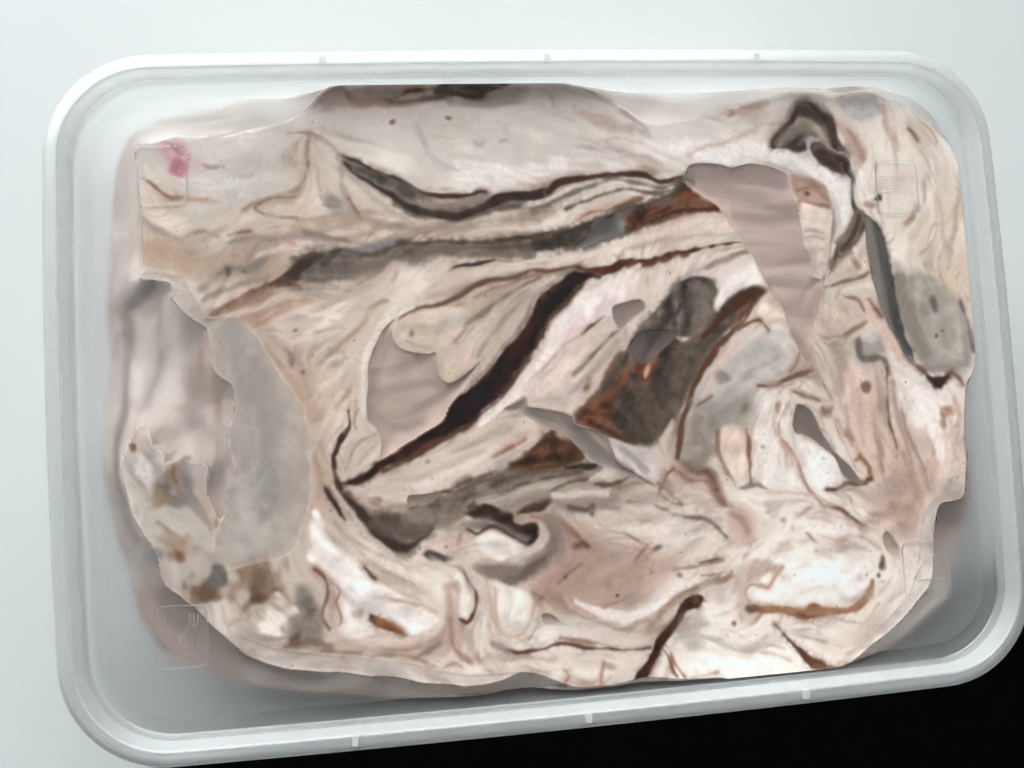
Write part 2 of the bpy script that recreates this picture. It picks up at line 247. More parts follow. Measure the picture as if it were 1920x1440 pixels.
["S",[56,44,38],0.8,0.47,[[-47.38,19.73,0.56],[-44.65,19.15,0.56],[-41.86,19.42,0.56],[-39.53,19.71,0.28]]],
["S",[74,64,58],0.75,0.66,[[-37.86,25.59,1.33],[-32.23,25.4,1.33],[-29.36,26.08,0.95]]],
["S",[122,112,103],0.7,0.75,[[-42.19,22.39,1.32],[-38.94,22.27,1.69],[-35.66,22.63,0.94]]],
["S",[72,64,58],0.8,0.38,[[-32.19,26.17,0.57],[-26.48,26.76,0.67],[-20.75,26.47,0.57],[-13.02,26.41,0.57],[-7.15,26.62,0.76],[-1.19,27.22,0.76],[2.82,27.59,0.57]]],
["S",[84,75,67],0.7,0.59,[[-13.07,25.53,0.59],[-7.22,25.34,0.98],[-1.3,25.34,1.17],[2.7,25.7,0.98]]],
["S",[60,52,47],0.8,0.29,[[-10.07,26.81,0.29],[-5.16,26.95,0.49],[0.52,27.46,0.29]]],
["S",[138,84,60],0.85,0.37,[[-61.39,14.37,0.27],[-58.44,16.4,0.46],[-55.66,18.07,0.55],[-51.96,19.62,0.73],[-49.19,20.46,0.73]]],
["S",[150,105,80],0.6,0.55,[[-60.29,15.08,0.73],[-55.68,17.51,1.1],[-51.04,19.78,0.92]]],
["S",[90,62,50],0.7,0.46,[[-50.59,19.76,0.56],[-48.27,20.43,0.84],[-46.95,19.24,0.56]]],
["S",[138,140,142],0.75,0.38,[[-36.44,25.74,0.28],[-33.14,26.01,0.66],[-30.76,26.51,0.57],[-28.37,27.01,0.28]]],
["S",[185,172,160],0.6,0.57,[[-38.19,18.41,0.57],[-32.47,20.59,0.94],[-28.6,22.37,0.75]]],
["S",[150,136,125],0.6,0.57,[[-37.26,18.38,0.38],[-33.42,20.43,0.66],[-30.49,22.44,0.57]]],
["S",[64,55,50],0.95,0.19,[[-17.76,21.4,0.19],[-16.38,21.93,0.48],[-14.71,22.26,0.68],[-12.95,22.59,0.58],[-10.49,22.99,0.19]]],
["S",[160,120,105],0.6,0.29,[[-10.49,22.99,0.29],[-7.38,22.59,0.29],[-3.4,23.43,0.29]]],
["P",[84,73,64],0.95,0.49,[[-3.15,27.57],[0.13,27.67],[3.59,28.76],[7.66,29.73],[10.33,30.35],[13.88,31.96],[17.29,32.57],[20.76,33.8],[23.66,35.45],[26.27,37.22],[29.73,33.26],[26.42,30.7],[23.22,29.37],[19.01,27.88],[14.85,26.71],[10.72,25.54],[6.64,24.87],[1.61,24.35],[-3.35,24.22]]],
["S",[60,51,45],0.7,0.5,[[0.79,27.05,0.79],[4.85,28.12,0.99],[7.92,29.02,0.79]]],
["P",[112,60,37],0.96,0.3,[[14.22,29.44],[17.19,31.16],[21.39,32.56],[24.11,34.52],[26.16,35.69],[28.74,34.1],[31.25,32.7],[33.43,31.11],[30.58,30.68],[26.43,30.8],[23.75,29.56],[20.61,28.84],[17.47,27.83],[15.08,27.2],[14.04,28.24]]],
["S",[92,50,33],0.7,0.4,[[15.47,28.39,0.51],[20.2,30.27,0.81],[24.37,30.96,0.71],[31.67,31.37,0.51]]],
["S",[76,44,32],0.8,0.3,[[16.99,28.25,0.41],[21.2,29.84,0.51],[26.46,31.31,0.61],[32.69,31.03,0.3]]],
["S",[150,90,58],0.6,0.41,[[24.52,33.09,0.41],[28.64,32.67,0.61],[31.71,31.88,0.31]]],
["E",[108,102,100],0.8,0.41,[22.25,33.05,1.43,0.82,0.35]],
["S",[220,204,192],0.7,0.6,[[9.6,23.98,0.6],[16.8,25.54,1.0],[23.1,27.56,1.4],[30.47,29.16,1.6],[34.58,28.22,1.0]]],
["S",[196,172,158],0.6,0.51,[[16.85,26.24,0.4],[22.1,28.09,0.61],[27.38,29.66,0.51],[33.67,30.08,0.4]]],
["S",[178,156,144],0.6,0.5,[[14.65,23.8,0.4],[22.94,25.34,0.5],[30.26,26.32,0.6],[36.52,26.12,0.4]]],
["S",[220,206,196],0.6,0.61,[[19.46,19.62,0.81],[26.78,21.37,1.21],[34.2,23.14,1.21],[36.85,23.56,0.81]]],
["S",[148,128,118],0.8,0.41,[[24.28,18.14,0.3],[28.76,20.09,0.71],[31.98,21.49,0.91],[35.72,22.48,0.61],[38.15,22.6,0.41]]],
["S",[150,128,118],0.6,0.41,[[31.07,23.25,0.31],[34.23,23.54,0.41],[37.4,23.85,0.31]]],
["S",[122,86,72],0.85,0.3,[[-1.61,20.41,0.3],[-3.86,20.69,0.49],[-6.29,19.6,0.49],[-8.85,19.3,0.39],[-12.19,18.84,0.49],[-15.47,17.51,0.59],[-18.73,15.99,0.69],[-22.62,14.99,0.59],[-25.9,14.16,0.59],[-28.13,13.2,0.49]]],
["S",[175,128,102],0.8,0.3,[[2.39,20.85,0.3],[-2.11,20.23,0.4],[-5.13,19.16,0.4],[-8.62,18.31,0.5],[-11.59,17.45,0.6],[-14.57,16.21,0.5]]],
["S",[130,116,108],0.75,0.39,[[-2.65,19.46,0.3],[-5.69,18.1,0.49],[-9.23,16.19,0.89],[-12.77,13.8,1.18],[-15.78,11.98,1.18],[-17.56,11.1,0.49]]],
["S",[180,168,158],0.6,0.39,[[-13.73,14.03,0.39],[-16.68,12.99,0.58],[-20.56,12.39,0.58],[-24.39,12.08,0.39]]],
["S",[150,120,108],0.6,0.29,[[-16.56,15.12,0.29],[-21.42,14.17,0.39],[-25.27,13.37,0.29]]],
["S",[135,90,70],0.9,0.2,[[-3.57,20.68,0.2],[-0.9,20.58,0.3],[2.39,20.85,0.39],[5.69,20.93,0.49]]],
["S",[84,48,36],0.95,0.25,[[4.88,20.76,0.4],[7.34,20.07,1.19],[10.67,20.25,1.29],[13.77,21.33,1.29],[17.53,21.2,1.19],[20.94,21.78,0.9],[24.51,22.76,0.7],[27.98,23.65,0.6],[31.47,24.35,0.5],[35.88,24.61,0.3]]],
["R","chocolate_ribbon"],
["S",[130,84,62],0.8,0.3,[[14.41,20.31,0.4],[19.55,20.92,0.4],[25.82,22.41,0.3]]],
["P",[44,27,21],0.99,0.25,[[5.64,20.14],[3.63,20.01],[0.96,18.63],[-2.13,16.78],[-3.7,13.61],[-5.43,11.04],[-7.22,8.88],[-9.01,6.72],[-10.67,4.86],[-13.46,1.72],[-16.47,-0.34],[-18.44,-1.38],[-20.17,-3.29],[-21.53,-5.51],[-23.21,-6.65],[-26.41,-8.35],[-29.6,-10.05],[-32.88,-12.01],[-36.04,-14.05],[-38.41,-15.3],[-40.16,-15.27],[-40.09,-15.74],[-37.7,-15.81],[-35.17,-15.23],[-32.96,-13.69],[-29.72,-12.4],[-25.6,-10.86],[-21.73,-9.21],[-18.8,-7.86],[-15.55,-6.14],[-14.5,-4.57],[-13.08,-3.41],[-10.76,-1.61],[-8.71,0.21],[-6.93,2.35],[-5.21,4.88],[-3.71,7.05],[-2.27,9.62],[-0.83,12.21],[0.97,14.1],[3.38,15.97],[5.17,17.48],[6.95,18.8],[8.98,19.12]]],
["R","chocolate_ribbon"],
["S",[92,56,42],0.7,0.3,[[6.21,18.13,0.3],[2.01,14.74,0.3],[-1.17,11.53,0.4],[-4.47,5.82,0.4],[-8.72,0.02,0.4],[-14.33,-5.06,0.4],[-18.81,-8.05,0.5],[-25.61,-11.05,0.6],[-32.32,-13.83,0.6]]],
["S",[150,138,126],0.8,0.3,[[3.35,20.22,0.3],[-0.75,18.2,0.6],[-3.88,15.57,0.69],[-5.55,12.22,0.6],[-8.74,7.97,0.5],[-12.4,3.5,0.5],[-15.43,1.05,0.4]]],
["S",[190,178,166],0.7,0.3,[[-2.28,17.48,0.3],[-5.42,14.46,0.59],[-9.12,9.74,0.79],[-12.77,5.45,0.69],[-16.37,1.39,0.39]]],
["S",[150,140,132],0.7,0.39,[[-5.29,16.61,0.39],[-8.95,12.66,0.78],[-12.61,8.16,0.88],[-14.69,5.55,0.59]]],
["S",[200,186,176],0.7,0.39,[[-7.74,16.52,0.49],[-11.39,12.47,0.98],[-14.99,8.75,1.17]]],
["S",[226,217,211],0.85,0.5,[[16.48,20.74,0.61],[11.21,17.74,1.41],[6.52,15.15,2.42],[1.79,11.4,2.82],[-1.47,6.65,2.22],[-4.67,2.43,1.82],[-8.31,-1.26,1.61],[-11.89,-4.43,1.41],[-14.91,-6.66,0.81]]],
["P",[224,208,206],0.8,0.81,[[16.34,18.74],[13.03,14.88],[9.89,13.03],[6.7,10.2],[2.54,7.44],[-0.02,6.09],[1.73,10.42],[5.95,14.18],[11.19,17.44]]],
["S",[210,186,190],0.6,0.79,[[4.77,11.27,0.99],[2.63,8.91,1.19],[0.99,6.54,0.79]]],
["P",[212,194,182],0.85,0.6,[[10.82,12.0],[14.08,7.89],[11.74,3.06],[8.48,-0.7],[4.25,-4.58],[1.66,-6.37],[-0.73,-5.26],[-5.07,-4.05],[-6.4,-1.85],[-4.76,0.97],[-0.61,4.66],[4.58,8.33]]],
["S",[108,82,72],0.9,0.25,[[9.19,11.67,0.4],[7.21,10.47,0.5],[4.93,9.2,0.3]]],
["S",[190,160,148],0.7,0.3,[[4.93,9.2,0.3],[1.52,7.0,0.4],[-1.65,3.73,0.4],[-4.25,1.43,0.3]]],
["S",[138,122,112],0.75,0.3,[[11.63,8.99,0.4],[8.94,6.35,0.6],[5.78,3.85,0.6],[2.66,1.56,0.4]]],
["S",[168,156,146],0.75,0.5,[[12.0,7.0,0.8],[8.24,3.24,1.0],[4.56,0.29,1.2],[1.95,-1.82,0.8]]],
["S",[120,108,98],0.6,0.3,[[10.56,8.05,0.3],[6.3,4.12,0.3]]],
["S",[225,208,198],0.6,0.5,[[7.5,7.21,0.59],[2.29,3.54,0.79],[-1.83,0.82,0.79]]],
["E",[216,198,192],0.8,0.49,[-3.78,-2.18,2.14,1.56,-0.0]],
["E",[200,190,184],0.8,0.29,[0.9,-2.73,1.37,0.78,0.7]],
["S",[150,102,72],0.85,0.4,[[12.34,4.61,0.8],[9.6,1.2,0.9],[6.89,-2.09,1.09],[4.23,-4.87,0.9],[2.64,-6.43,0.5]]],
["S",[225,205,185],0.7,0.3,[[7.97,-0.87,0.39],[5.31,-3.46,0.49],[2.7,-5.46,0.49]]],
["E",[165,112,76],0.8,0.39,[4.99,-0.71,0.79,1.38,-0.52]],
["P",[94,84,75],0.95,0.5,[[13.43,5.74],[11.23,3.09],[9.06,0.54],[4.25,-4.58],[2.34,-6.51],[2.53,-8.17],[7.68,-9.74],[13.54,-11.76],[16.23,-12.22],[18.34,-10.88],[19.76,-9.39],[21.31,-7.61],[22.84,-4.73],[25.52,-0.32],[27.5,2.97],[31.15,6.09],[34.19,9.27],[37.22,11.87],[40.12,14.08],[40.67,15.78],[38.94,16.56],[36.08,16.27],[33.9,15.04],[31.69,13.41],[29.45,11.19],[27.94,8.95],[25.76,7.35],[23.67,6.75],[20.69,8.08],[15.58,7.62]]],
["R","chocolate_patch"],
["P",[102,95,87],0.95,0.3,[[16.01,9.49],[18.62,11.96],[21.5,15.24],[23.71,17.46],[26.58,18.55],[29.35,18.25],[30.57,16.48],[30.4,14.17],[29.14,11.2],[27.63,8.96],[25.06,7.58],[22.68,7.29],[20.7,8.18],[18.34,7.99],[16.07,7.4],[13.41,5.45]]],
["S",[132,122,112],0.6,0.61,[[25.42,16.89,0.81],[27.93,15.78,1.42],[27.67,12.27,1.42],[25.94,9.84,0.81]]],
["S",[70,60,55],0.7,0.4,[[20.6,14.07,0.61],[21.96,11.52,0.61],[22.33,9.5,0.61],[22.53,8.0,0.4]]],
["S",[66,54,48],0.6,0.41,[[24.52,14.41,0.41],[23.01,11.97,0.51],[20.87,10.56,0.41]]],
["S",[98,56,38],0.95,0.41,[[40.1,15.19,1.03],[37.58,15.19,2.07],[35.05,13.68,2.27],[32.49,11.56,1.65],[30.34,9.14,1.03],[28.01,7.04,0.62]]],
["S",[132,80,54],0.7,0.41,[[39.63,14.6,0.62],[37.07,12.68,0.83],[34.78,10.15,0.62]]],
["S",[112,70,50],0.9,0.31,[[37.57,12.36,0.51],[35.81,9.91,0.62],[32.98,7.01,0.82],[30.21,4.64,1.03],[27.97,2.25,1.03],[26.25,-0.16,1.03],[24.67,-3.55,0.93],[23.43,-6.45,0.93],[22.51,-9.36,0.93],[22.0,-12.28,0.82],[21.5,-15.0,0.41]]],
["P",[120,72,48],0.85,0.59,[[2.34,-6.51],[4.77,-4.12],[7.87,-2.33],[11.59,0.9],[13.68,1.98],[11.34,-2.82],[9.45,-5.65],[9.65,-8.59],[12.47,-11.3],[7.68,-9.74],[3.02,-8.2]]],
["S",[150,90,60],0.6,0.49,[[4.6,-6.84,0.59],[6.54,-7.44,0.78],[5.71,-4.95,0.59]]],
["S",[90,50,36],0.7,0.49,[[6.48,-8.41,0.49],[9.39,-9.55,0.79],[13.26,-11.55,0.59]]],
["P",[150,84,48],0.95,0.25,[[14.23,2.74],[16.78,3.01],[19.49,4.06],[18.41,1.74],[16.2,-0.92],[15.06,0.13]]],
["E",[226,192,168],0.9,0.2,[16.43,0.95,0.4,1.2,-0.44]],
["E",[62,54,48],0.7,0.89,[12.81,-3.39,1.98,1.39,0.52]],
["E",[66,58,52],0.6,0.99,[15.65,-6.01,1.59,2.58,-0.17]],
["E",[120,112,102],0.6,0.79,[10.76,-3.96,0.79,0.99,-0.0]],
["E",[70,62,55],0.6,0.7,[18.91,-2.74,1.2,2.0,-0.35]],
["E",[118,108,97],0.6,1.0,[22.2,0.55,1.61,3.62,-0.35]],
["E",[118,110,100],0.6,0.8,[19.11,-7.19,1.0,1.99,-0.35]],
["S",[100,90,80],0.6,0.51,[[28.77,6.21,0.81],[25.4,2.38,1.42],[23.0,-2.47,1.22]]],
["S",[212,190,172],0.8,0.4,[[20.76,-8.27,0.4],[19.69,-10.37,1.2],[19.03,-12.59,1.4],[19.33,-14.08,0.6]]],
["P",[202,194,188],0.95,0.2,[[7.85,-10.24],[10.79,-11.0],[14.2,-12.39],[17.08,-14.42],[18.33,-19.68],[15.3,-18.31],[11.94,-16.14],[9.35,-13.06]]],
["S",[150,145,142],0.6,0.49,[[10.72,-12.07,0.49],[13.08,-14.17,0.89],[14.91,-16.73,0.79]]],
["P",[188,183,176],0.9,0.61,[[34.31,3.94],[37.1,6.32],[40.88,7.66],[44.5,6.68],[45.89,4.18],[45.12,1.18],[43.07,-0.73],[38.59,-1.5],[35.26,-4.13],[30.94,-6.38],[26.76,-7.13],[25.24,-4.08],[27.23,-0.71],[30.54,2.12]]],
["P",[165,157,148],0.75,1.21,[[24.9,-4.55],[28.96,-5.27],[35.29,-3.63],[37.18,-6.23],[34.8,-10.09],[29.43,-12.74],[25.13,-15.43],[22.6,-15.27],[23.32,-9.4]]],
["S",[212,186,176],0.8,0.41,[[34.42,5.44,0.41],[31.05,2.09,0.82],[28.74,-1.28,1.02],[27.02,-3.68,0.61]]],
["S",[130,105,95],0.7,0.3,[[25.86,-5.4,0.3],[27.44,-4.89,0.3],[28.53,-4.06,0.3]]],
["E",[130,124,118],0.7,0.61,[30.87,-0.4,1.01,0.81,-0.0]],
["E",[125,118,112],0.7,0.51,[35.07,-6.61,1.02,0.71,0.7]],
["E",[140,132,124],0.6,0.8,[25.56,-9.54,1.41,2.01,-0.0]],
["E",[140,130,122],0.6,0.81,[28.63,-9.72,1.01,1.41,-0.0]],
["P",[232,226,219],0.92,0.41,[[31.01,15.36],[33.88,18.89],[38.25,21.17],[39.95,18.66],[40.71,16.29],[37.88,16.4],[34.11,15.03],[30.73,11.64],[30.22,13.17]]],
["P",[222,204,188],0.85,0.52,[[40.61,14.97],[43.35,12.11],[44.12,8.52],[40.48,9.3],[36.27,9.08],[34.06,7.47],[36.37,10.39]]],
["S",[150,104,80],0.9,0.31,[[34.42,8.15,0.61],[36.82,9.46,0.61],[38.73,9.78,0.51],[40.0,8.51,0.41],[40.37,7.88,0.2]]],
["S",[196,180,170],0.7,0.41,[[41.0,9.17,0.62],[43.67,9.56,0.83],[44.78,7.48,0.52]]],
["P",[178,148,130],0.92,0.42,[[46.94,37.15],[49.08,37.1],[51.96,36.72],[54.59,34.57],[55.16,31.02],[53.59,30.34],[50.0,31.17],[48.32,31.73]]],
["S",[140,104,92],0.7,0.42,[[48.62,31.41,0.42],[51.81,31.01,0.63],[54.49,30.73,0.42]]],
["E",[95,65,60],0.8,0.21,[50.4,33.54,0.42,0.32,-0.0]],
["S",[155,115,100],0.6,0.32,[[48.31,34.21,0.32],[51.04,34.77,0.42],[53.74,34.7,0.32]]],
["P",[214,200,188],0.92,0.42,[[48.24,30.7],[49.99,31.06],[54.21,29.91],[54.36,26.59],[53.37,22.49],[52.03,17.9],[50.27,17.45],[49.92,21.06],[48.91,25.73]]],
["S",[168,154,146],0.7,0.26,[[48.76,26.55,0.32],[50.92,26.69,0.42],[53.02,26.01,0.32]]],
["S",[160,146,138],0.7,0.26,[[49.19,25.2,0.32],[51.36,25.44,0.42],[52.92,24.77,0.32]]],
["S",[180,166,158],0.7,0.31,[[50.01,22.09,0.31],[52.73,22.51,0.42]]],
["S",[180,166,158],0.7,0.31,[[50.0,19.31,0.31],[51.96,19.65,0.42]]],
["S",[224,221,217],0.92,0.72,[[29.28,41.45,1.03],[33.5,41.77,2.07],[37.75,42.21,2.9],[44.04,41.15,3.52],[48.21,39.61,3.52],[52.39,38.06,2.9],[55.44,35.59,2.69],[57.35,32.53,2.69],[57.87,29.6,2.28],[56.85,26.51,1.66],[55.18,23.46,1.03],[53.44,19.39,0.62],[52.44,16.34,0.41]]],
["S",[190,186,182],0.6,0.53,[[55.29,33.83,0.64],[56.07,30.17,0.85],[55.98,26.54,0.74],[54.6,22.96,0.53]]],
["S",[150,130,120],0.8,0.27,[[55.31,30.19,0.32],[55.01,26.57,0.42],[54.02,22.46,0.42],[52.82,18.39,0.53],[51.62,14.33,0.53],[50.48,10.79,0.42]]],
["S",[195,170,158],0.8,0.43,[[55.05,50.58,0.64],[57.68,46.86,1.39],[60.45,43.34,1.93],[61.8,41.21,1.71],[61.42,39.33,0.64]]],
["S",[170,140,128],0.6,0.32,[[59.51,45.25,0.43],[61.65,42.05,0.54],[62.13,39.94,0.32]]],
["P",[186,182,180],0.85,0.54,[[57.86,51.59],[61.21,52.29],[65.58,51.82],[67.07,49.89],[65.23,47.8],[60.83,47.86],[58.78,49.47]]],
["S",[200,168,155],0.6,0.43,[[66.79,50.42,0.43],[67.9,46.7,0.54],[69.14,41.91,0.43]]],
["P",[138,128,120],0.9,0.64,[[47.03,49.11],[49.19,51.91],[51.95,52.51],[54.55,51.11],[56.55,48.98],[53.25,48.5],[48.91,48.35]]],
["P",[104,96,88],0.96,0.32,[[43.85,42.71],[44.09,44.47],[45.19,46.22],[47.53,48.58],[49.39,50.33],[50.23,51.37],[52.42,51.66],[53.76,50.8],[55.18,49.52],[56.51,48.45],[56.68,46.66],[56.98,44.98],[58.22,42.86],[59.49,41.05],[58.83,41.06],[56.28,41.84],[53.93,43.56],[51.85,44.65],[50.72,44.04],[50.9,42.26],[48.69,41.58],[46.6,42.34],[45.23,42.58]]],
["R","chocolate_patch"],
["S",[58,50,45],0.9,0.26,[[44.05,42.6,0.42],[44.53,44.67,0.63],[45.97,46.52,0.63],[47.82,48.16,0.74],[49.55,49.6,0.84]]],
["S",[120,112,104],0.7,0.26,[[44.77,43.63,0.21],[45.67,45.48,0.32],[47.29,46.92,0.32]]],
["S",[66,57,51],0.8,0.64,[[50.13,50.11,1.06],[53.29,49.02,1.49],[55.35,47.63,1.49],[56.07,45.83,1.06],[56.37,44.25,0.64]]],
["S",[80,70,64],0.7,0.53,[[56.14,44.05,0.64],[57.96,42.34,0.64]]],
["S",[128,120,112],0.6,0.64,[[48.14,45.44,1.48],[50.91,46.44,1.27],[49.04,43.34,1.06]]],
["S",[172,168,164],0.95,0.21,[[51.13,41.11,0.42],[50.86,43.1,0.74],[51.93,44.33,0.85],[53.92,43.46,0.53],[56.5,41.84,0.53],[58.62,41.06,0.53],[59.85,40.2,0.32]]],
["P",[92,82,77],0.95,0.21,[[51.37,42.77],[52.54,43.8],[54.23,43.24],[56.28,41.84],[58.81,40.75],[59.66,39.26],[59.29,37.38],[57.45,37.53],[54.93,38.63],[52.58,40.35]]],
["P",[56,44,41],0.95,0.43,[[52.71,41.91],[54.36,42.2],[56.44,41.11],[58.85,40.01],[59.22,37.91],[57.48,37.95],[55.18,39.04],[53.44,40.33]]],
["S",[50,45,45],0.95,0.27,[[58.75,38.76,1.07],[59.63,36.33,0.86],[59.96,33.71,0.75],[60.06,31.1,0.75],[60.43,29.0,0.86]]],
["R","chocolate_ribbon"],
["P",[104,90,80],0.95,0.32,[[60.43,30.25],[61.78,29.48],[61.65,26.67],[59.68,24.03],[56.55,21.65],[54.58,20.07],[53.17,17.45],[54.36,21.42],[56.7,24.75],[58.45,27.5]]],
["S",[70,62,57],0.7,0.32,[[60.54,29.0,0.53],[58.93,25.41,0.43],[56.52,22.59,0.32]]],
["S",[230,224,215],0.8,0.64,[[61.21,36.82,1.07],[60.94,33.68,1.93],[61.83,31.36,2.14],[63.89,32.35,1.5]]],
["S",[205,196,190],0.7,0.54,[[60.16,39.98,0.43],[59.68,36.85,0.43],[60.41,32.65,0.32]]],
["E",[84,74,68],0.9,0.27,[64.68,32.54,0.75,0.64,-0.0]],
["E",[185,145,125],0.8,0.43,[62.91,31.12,1.5,0.75,-0.0]],
["S",[165,135,118],0.7,0.43,[[68.95,27.18,0.65],[70.72,28.39,1.08],[71.39,29.74,0.65]]],
["E",[160,150,146],0.7,0.54,[72.56,30.44,0.76,0.76,-0.0]],
["E",[165,162,162],0.7,0.54,[75.06,37.03,0.54,0.98,0.35]],
["S",[150,112,98],0.8,0.27,[[71.96,46.1,0.44],[72.76,45.03,0.44],[73.62,43.42,0.33]]],
["S",[185,170,160],0.6,0.33,[[74.1,41.28,0.33],[76.09,38.59,0.33],[76.92,35.39,0.33]]],
["S",[190,160,140],0.6,0.44,[[81.51,36.35,0.44],[81.58,31.04,0.66],[80.06,26.85,0.55],[78.45,21.63,0.44]]],
["S",[190,165,150],0.7,0.44,[[83.4,28.87,0.55],[83.93,22.5,0.77],[83.56,16.19,0.77]]],
["E",[150,142,134],0.7,0.65,[74.27,18.63,0.97,2.37,-0.0]],
["S",[170,158,148],0.6,0.54,[[77.99,22.7,0.43],[77.61,18.51,0.65]]],
["P",[168,162,152],0.92,0.96,[[66.97,19.73],[69.2,17.57],[72.52,17.65],[76.76,15.4],[79.76,11.62],[81.5,6.33],[82.11,2.13],[80.99,-1.45],[77.88,-2.54],[72.97,-1.76],[70.04,-0.07],[68.0,4.15],[66.84,8.33],[66.2,13.53]]],
["S",[140,131,121],0.75,0.96,[[67.43,16.28,2.14],[68.66,11.57,2.78],[69.84,6.34,2.35],[71.62,1.6,2.14]]],
["E",[108,100,94],0.8,0.43,[74.21,11.85,0.64,1.29,0.26]],
["S",[112,106,106],0.85,0.43,[[79.65,11.63,0.65],[80.76,7.93,0.54],[81.42,4.25,0.86],[81.75,1.84,0.76]]],
["S",[150,138,132],0.6,0.64,[[70.84,-0.93,1.06],[74.13,-1.1,1.28],[77.46,-1.06,1.06]]],
["E",[80,72,70],0.85,0.16,[75.78,5.96,0.43,0.32,-0.17]],
["E",[85,78,72],0.85,0.16,[74.26,5.1,0.32,0.32,-0.0]],
["P",[56,42,39],0.97,0.32,[[71.1,-1.67],[72.55,-2.67],[74.75,-2.79],[76.84,-1.76],[75.57,-3.55],[74.21,-5.13],[72.39,-4.52]]],
["R","chocolate_chip"],
["S",[125,98,88],0.85,0.32,[[69.27,-0.03,0.42],[71.31,-1.78,0.74]]],
["S",[128,102,92],0.85,0.32,[[76.59,-2.05,0.64],[78.17,-2.96,0.64],[79.15,-4.46,0.32]]],
["S",[226,217,210],0.85,0.53,[[67.33,-3.32,0.85],[70.47,-5.03,1.48],[73.62,-6.74,1.69],[76.56,-4.84,1.27],[77.47,-6.95,1.27]]],
["E",[182,126,96],0.75,0.43,[74.76,-9.89,0.74,1.06,-0.35]],
["E",[185,130,100],0.7,0.32,[74.15,-11.7,0.42,0.85,-0.0]],
["S",[195,165,148],0.6,0.43,[[76.92,-6.92,0.53],[77.69,-10.57,0.64],[76.66,-15.65,0.53]]],
["P",[208,188,172],0.9,0.42,[[50.35,9.27],[51.29,11.57],[54.6,12.56],[57.91,13.45],[60.55,10.05],[57.44,7.93],[54.05,6.04],[51.35,5.86],[49.86,7.25]]],
["S",[150,124,108],0.8,0.31,[[51.03,5.77,0.42],[54.58,5.91,0.52],[57.95,7.49,0.52],[60.58,9.12,0.31]]],  # painted shadow line beneath the pale blob
["P",[198,180,166],0.85,0.53,[[53.9,17.11],[58.56,21.07],[61.65,24.07],[61.83,18.57],[58.27,17.67],[55.12,16.24]]],
["E",[165,110,80],0.7,0.42,[58.6,20.24,0.32,0.74,-0.0]],
["S",[140,120,108],0.9,0.31,[[52.99,15.3,0.42],[57.09,16.58,0.73],[60.43,17.59,0.73],[62.03,18.35,0.42]]],
["S",[222,212,204],0.8,0.53,[[55.85,14.67,0.84],[60.26,15.53,1.47],[62.43,15.44,1.05]]],
["S",[214,190,174],0.9,0.53,[[56.88,14.11,0.84],[60.53,12.42,1.48],[62.93,8.71,1.9],[65.29,4.49,2.11],[67.85,0.04,1.26]]],
["S",[165,108,82],0.8,0.32,[[60.94,13.33,0.32],[62.64,11.61,0.53],[63.79,9.7,0.42]]],
["S",[148,126,114],0.9,0.32,[[55.85,13.44,0.32],[58.42,13.02,0.74],[60.29,10.89,0.53]]],
["S",[116,108,104],0.85,0.53,[[58.45,5.83,0.42],[57.96,3.81,0.84],[58.23,1.95,0.95],[60.35,1.44,0.95],[62.84,1.32,0.84],[63.54,-0.56,0.63]]],
["S",[150,138,130],0.7,0.42,[[62.76,0.5,0.63],[63.56,-1.59,0.63]]],
["S",[138,98,80],0.85,0.26,[[63.22,-0.55,0.42],[63.17,-3.61,0.42],[63.13,-7.69,0.42],[63.53,-11.79,0.42],[64.09,-15.38,0.32],[64.19,-17.92,0.32]]],
["S",[190,158,140],0.7,0.53,[[64.25,-3.67,0.63],[64.67,-8.8,1.05],[66.29,-15.01,0.84],[67.23,-19.13,0.53]]],
["S",[195,168,150],0.6,0.42,[[57.48,-4.33,0.42],[57.26,-9.39,0.63],[57.9,-14.49,0.52]]],
["S",[175,140,120],0.6,0.32,[[65.75,-8.86,0.32],[66.56,-11.97,0.42],[67.94,-16.13,0.32]]],
["S",[180,148,130],0.6,0.32,[[68.37,-16.15,0.32],[69.63,-20.3,0.32],[69.81,-24.37,0.32]]],
["E",[148,106,90],0.8,0.42,[59.49,-3.52,0.63,0.73,-0.0]],
["E",[190,138,112],0.75,0.41,[54.91,-13.1,1.35,0.83,-0.52]],
["S",[165,115,78],0.7,0.31,[[56.64,-16.63,0.31],[57.62,-17.7,0.62],[58.39,-18.76,0.52],[57.93,-20.34,0.31]]],
["S",[172,120,84],0.6,0.31,[[55.69,-17.78,0.31],[56.8,-17.25,0.41]]],
["E",[138,108,96],0.8,0.52,[51.06,-8.02,0.93,0.62,0.52]],
["S",[200,185,172],0.7,0.52,[[45.95,-1.69,0.62],[48.91,-4.37,0.83],[50.82,-7.0,0.62]]],
["P",[186,160,148],0.85,0.41,[[43.79,0.44],[46.23,1.84],[48.17,-0.49],[47.02,-1.54],[44.35,-1.81]]],
["S",[145,108,90],0.9,0.26,[[37.88,-2.57,0.41],[40.62,-2.41,0.61],[43.83,-1.78,0.82],[46.52,-1.11,0.82],[48.27,-0.49,0.41]]],
["S",[150,125,112],0.7,0.31,[[46.35,3.35,0.31],[45.1,0.88,0.41],[43.71,-0.56,0.31]]],
["S",[190,170,158],0.7,0.41,[[46.27,-4.23,0.41],[48.81,-5.68,0.52],[51.42,-6.23,0.41]]],
["S",[234,229,224],0.8,0.72,[[40.54,-3.41,1.02],[41.27,-7.47,2.05],[40.35,-12.41,2.46],[38.92,-17.3,2.05],[38.17,-20.23,1.02]]],
["S",[236,231,226],0.85,0.61,[[44.94,-14.19,1.02],[48.01,-15.39,1.64],[50.46,-17.85,1.84],[50.8,-20.07,1.43],[48.57,-21.42,1.43],[47.36,-23.34,0.82]]],
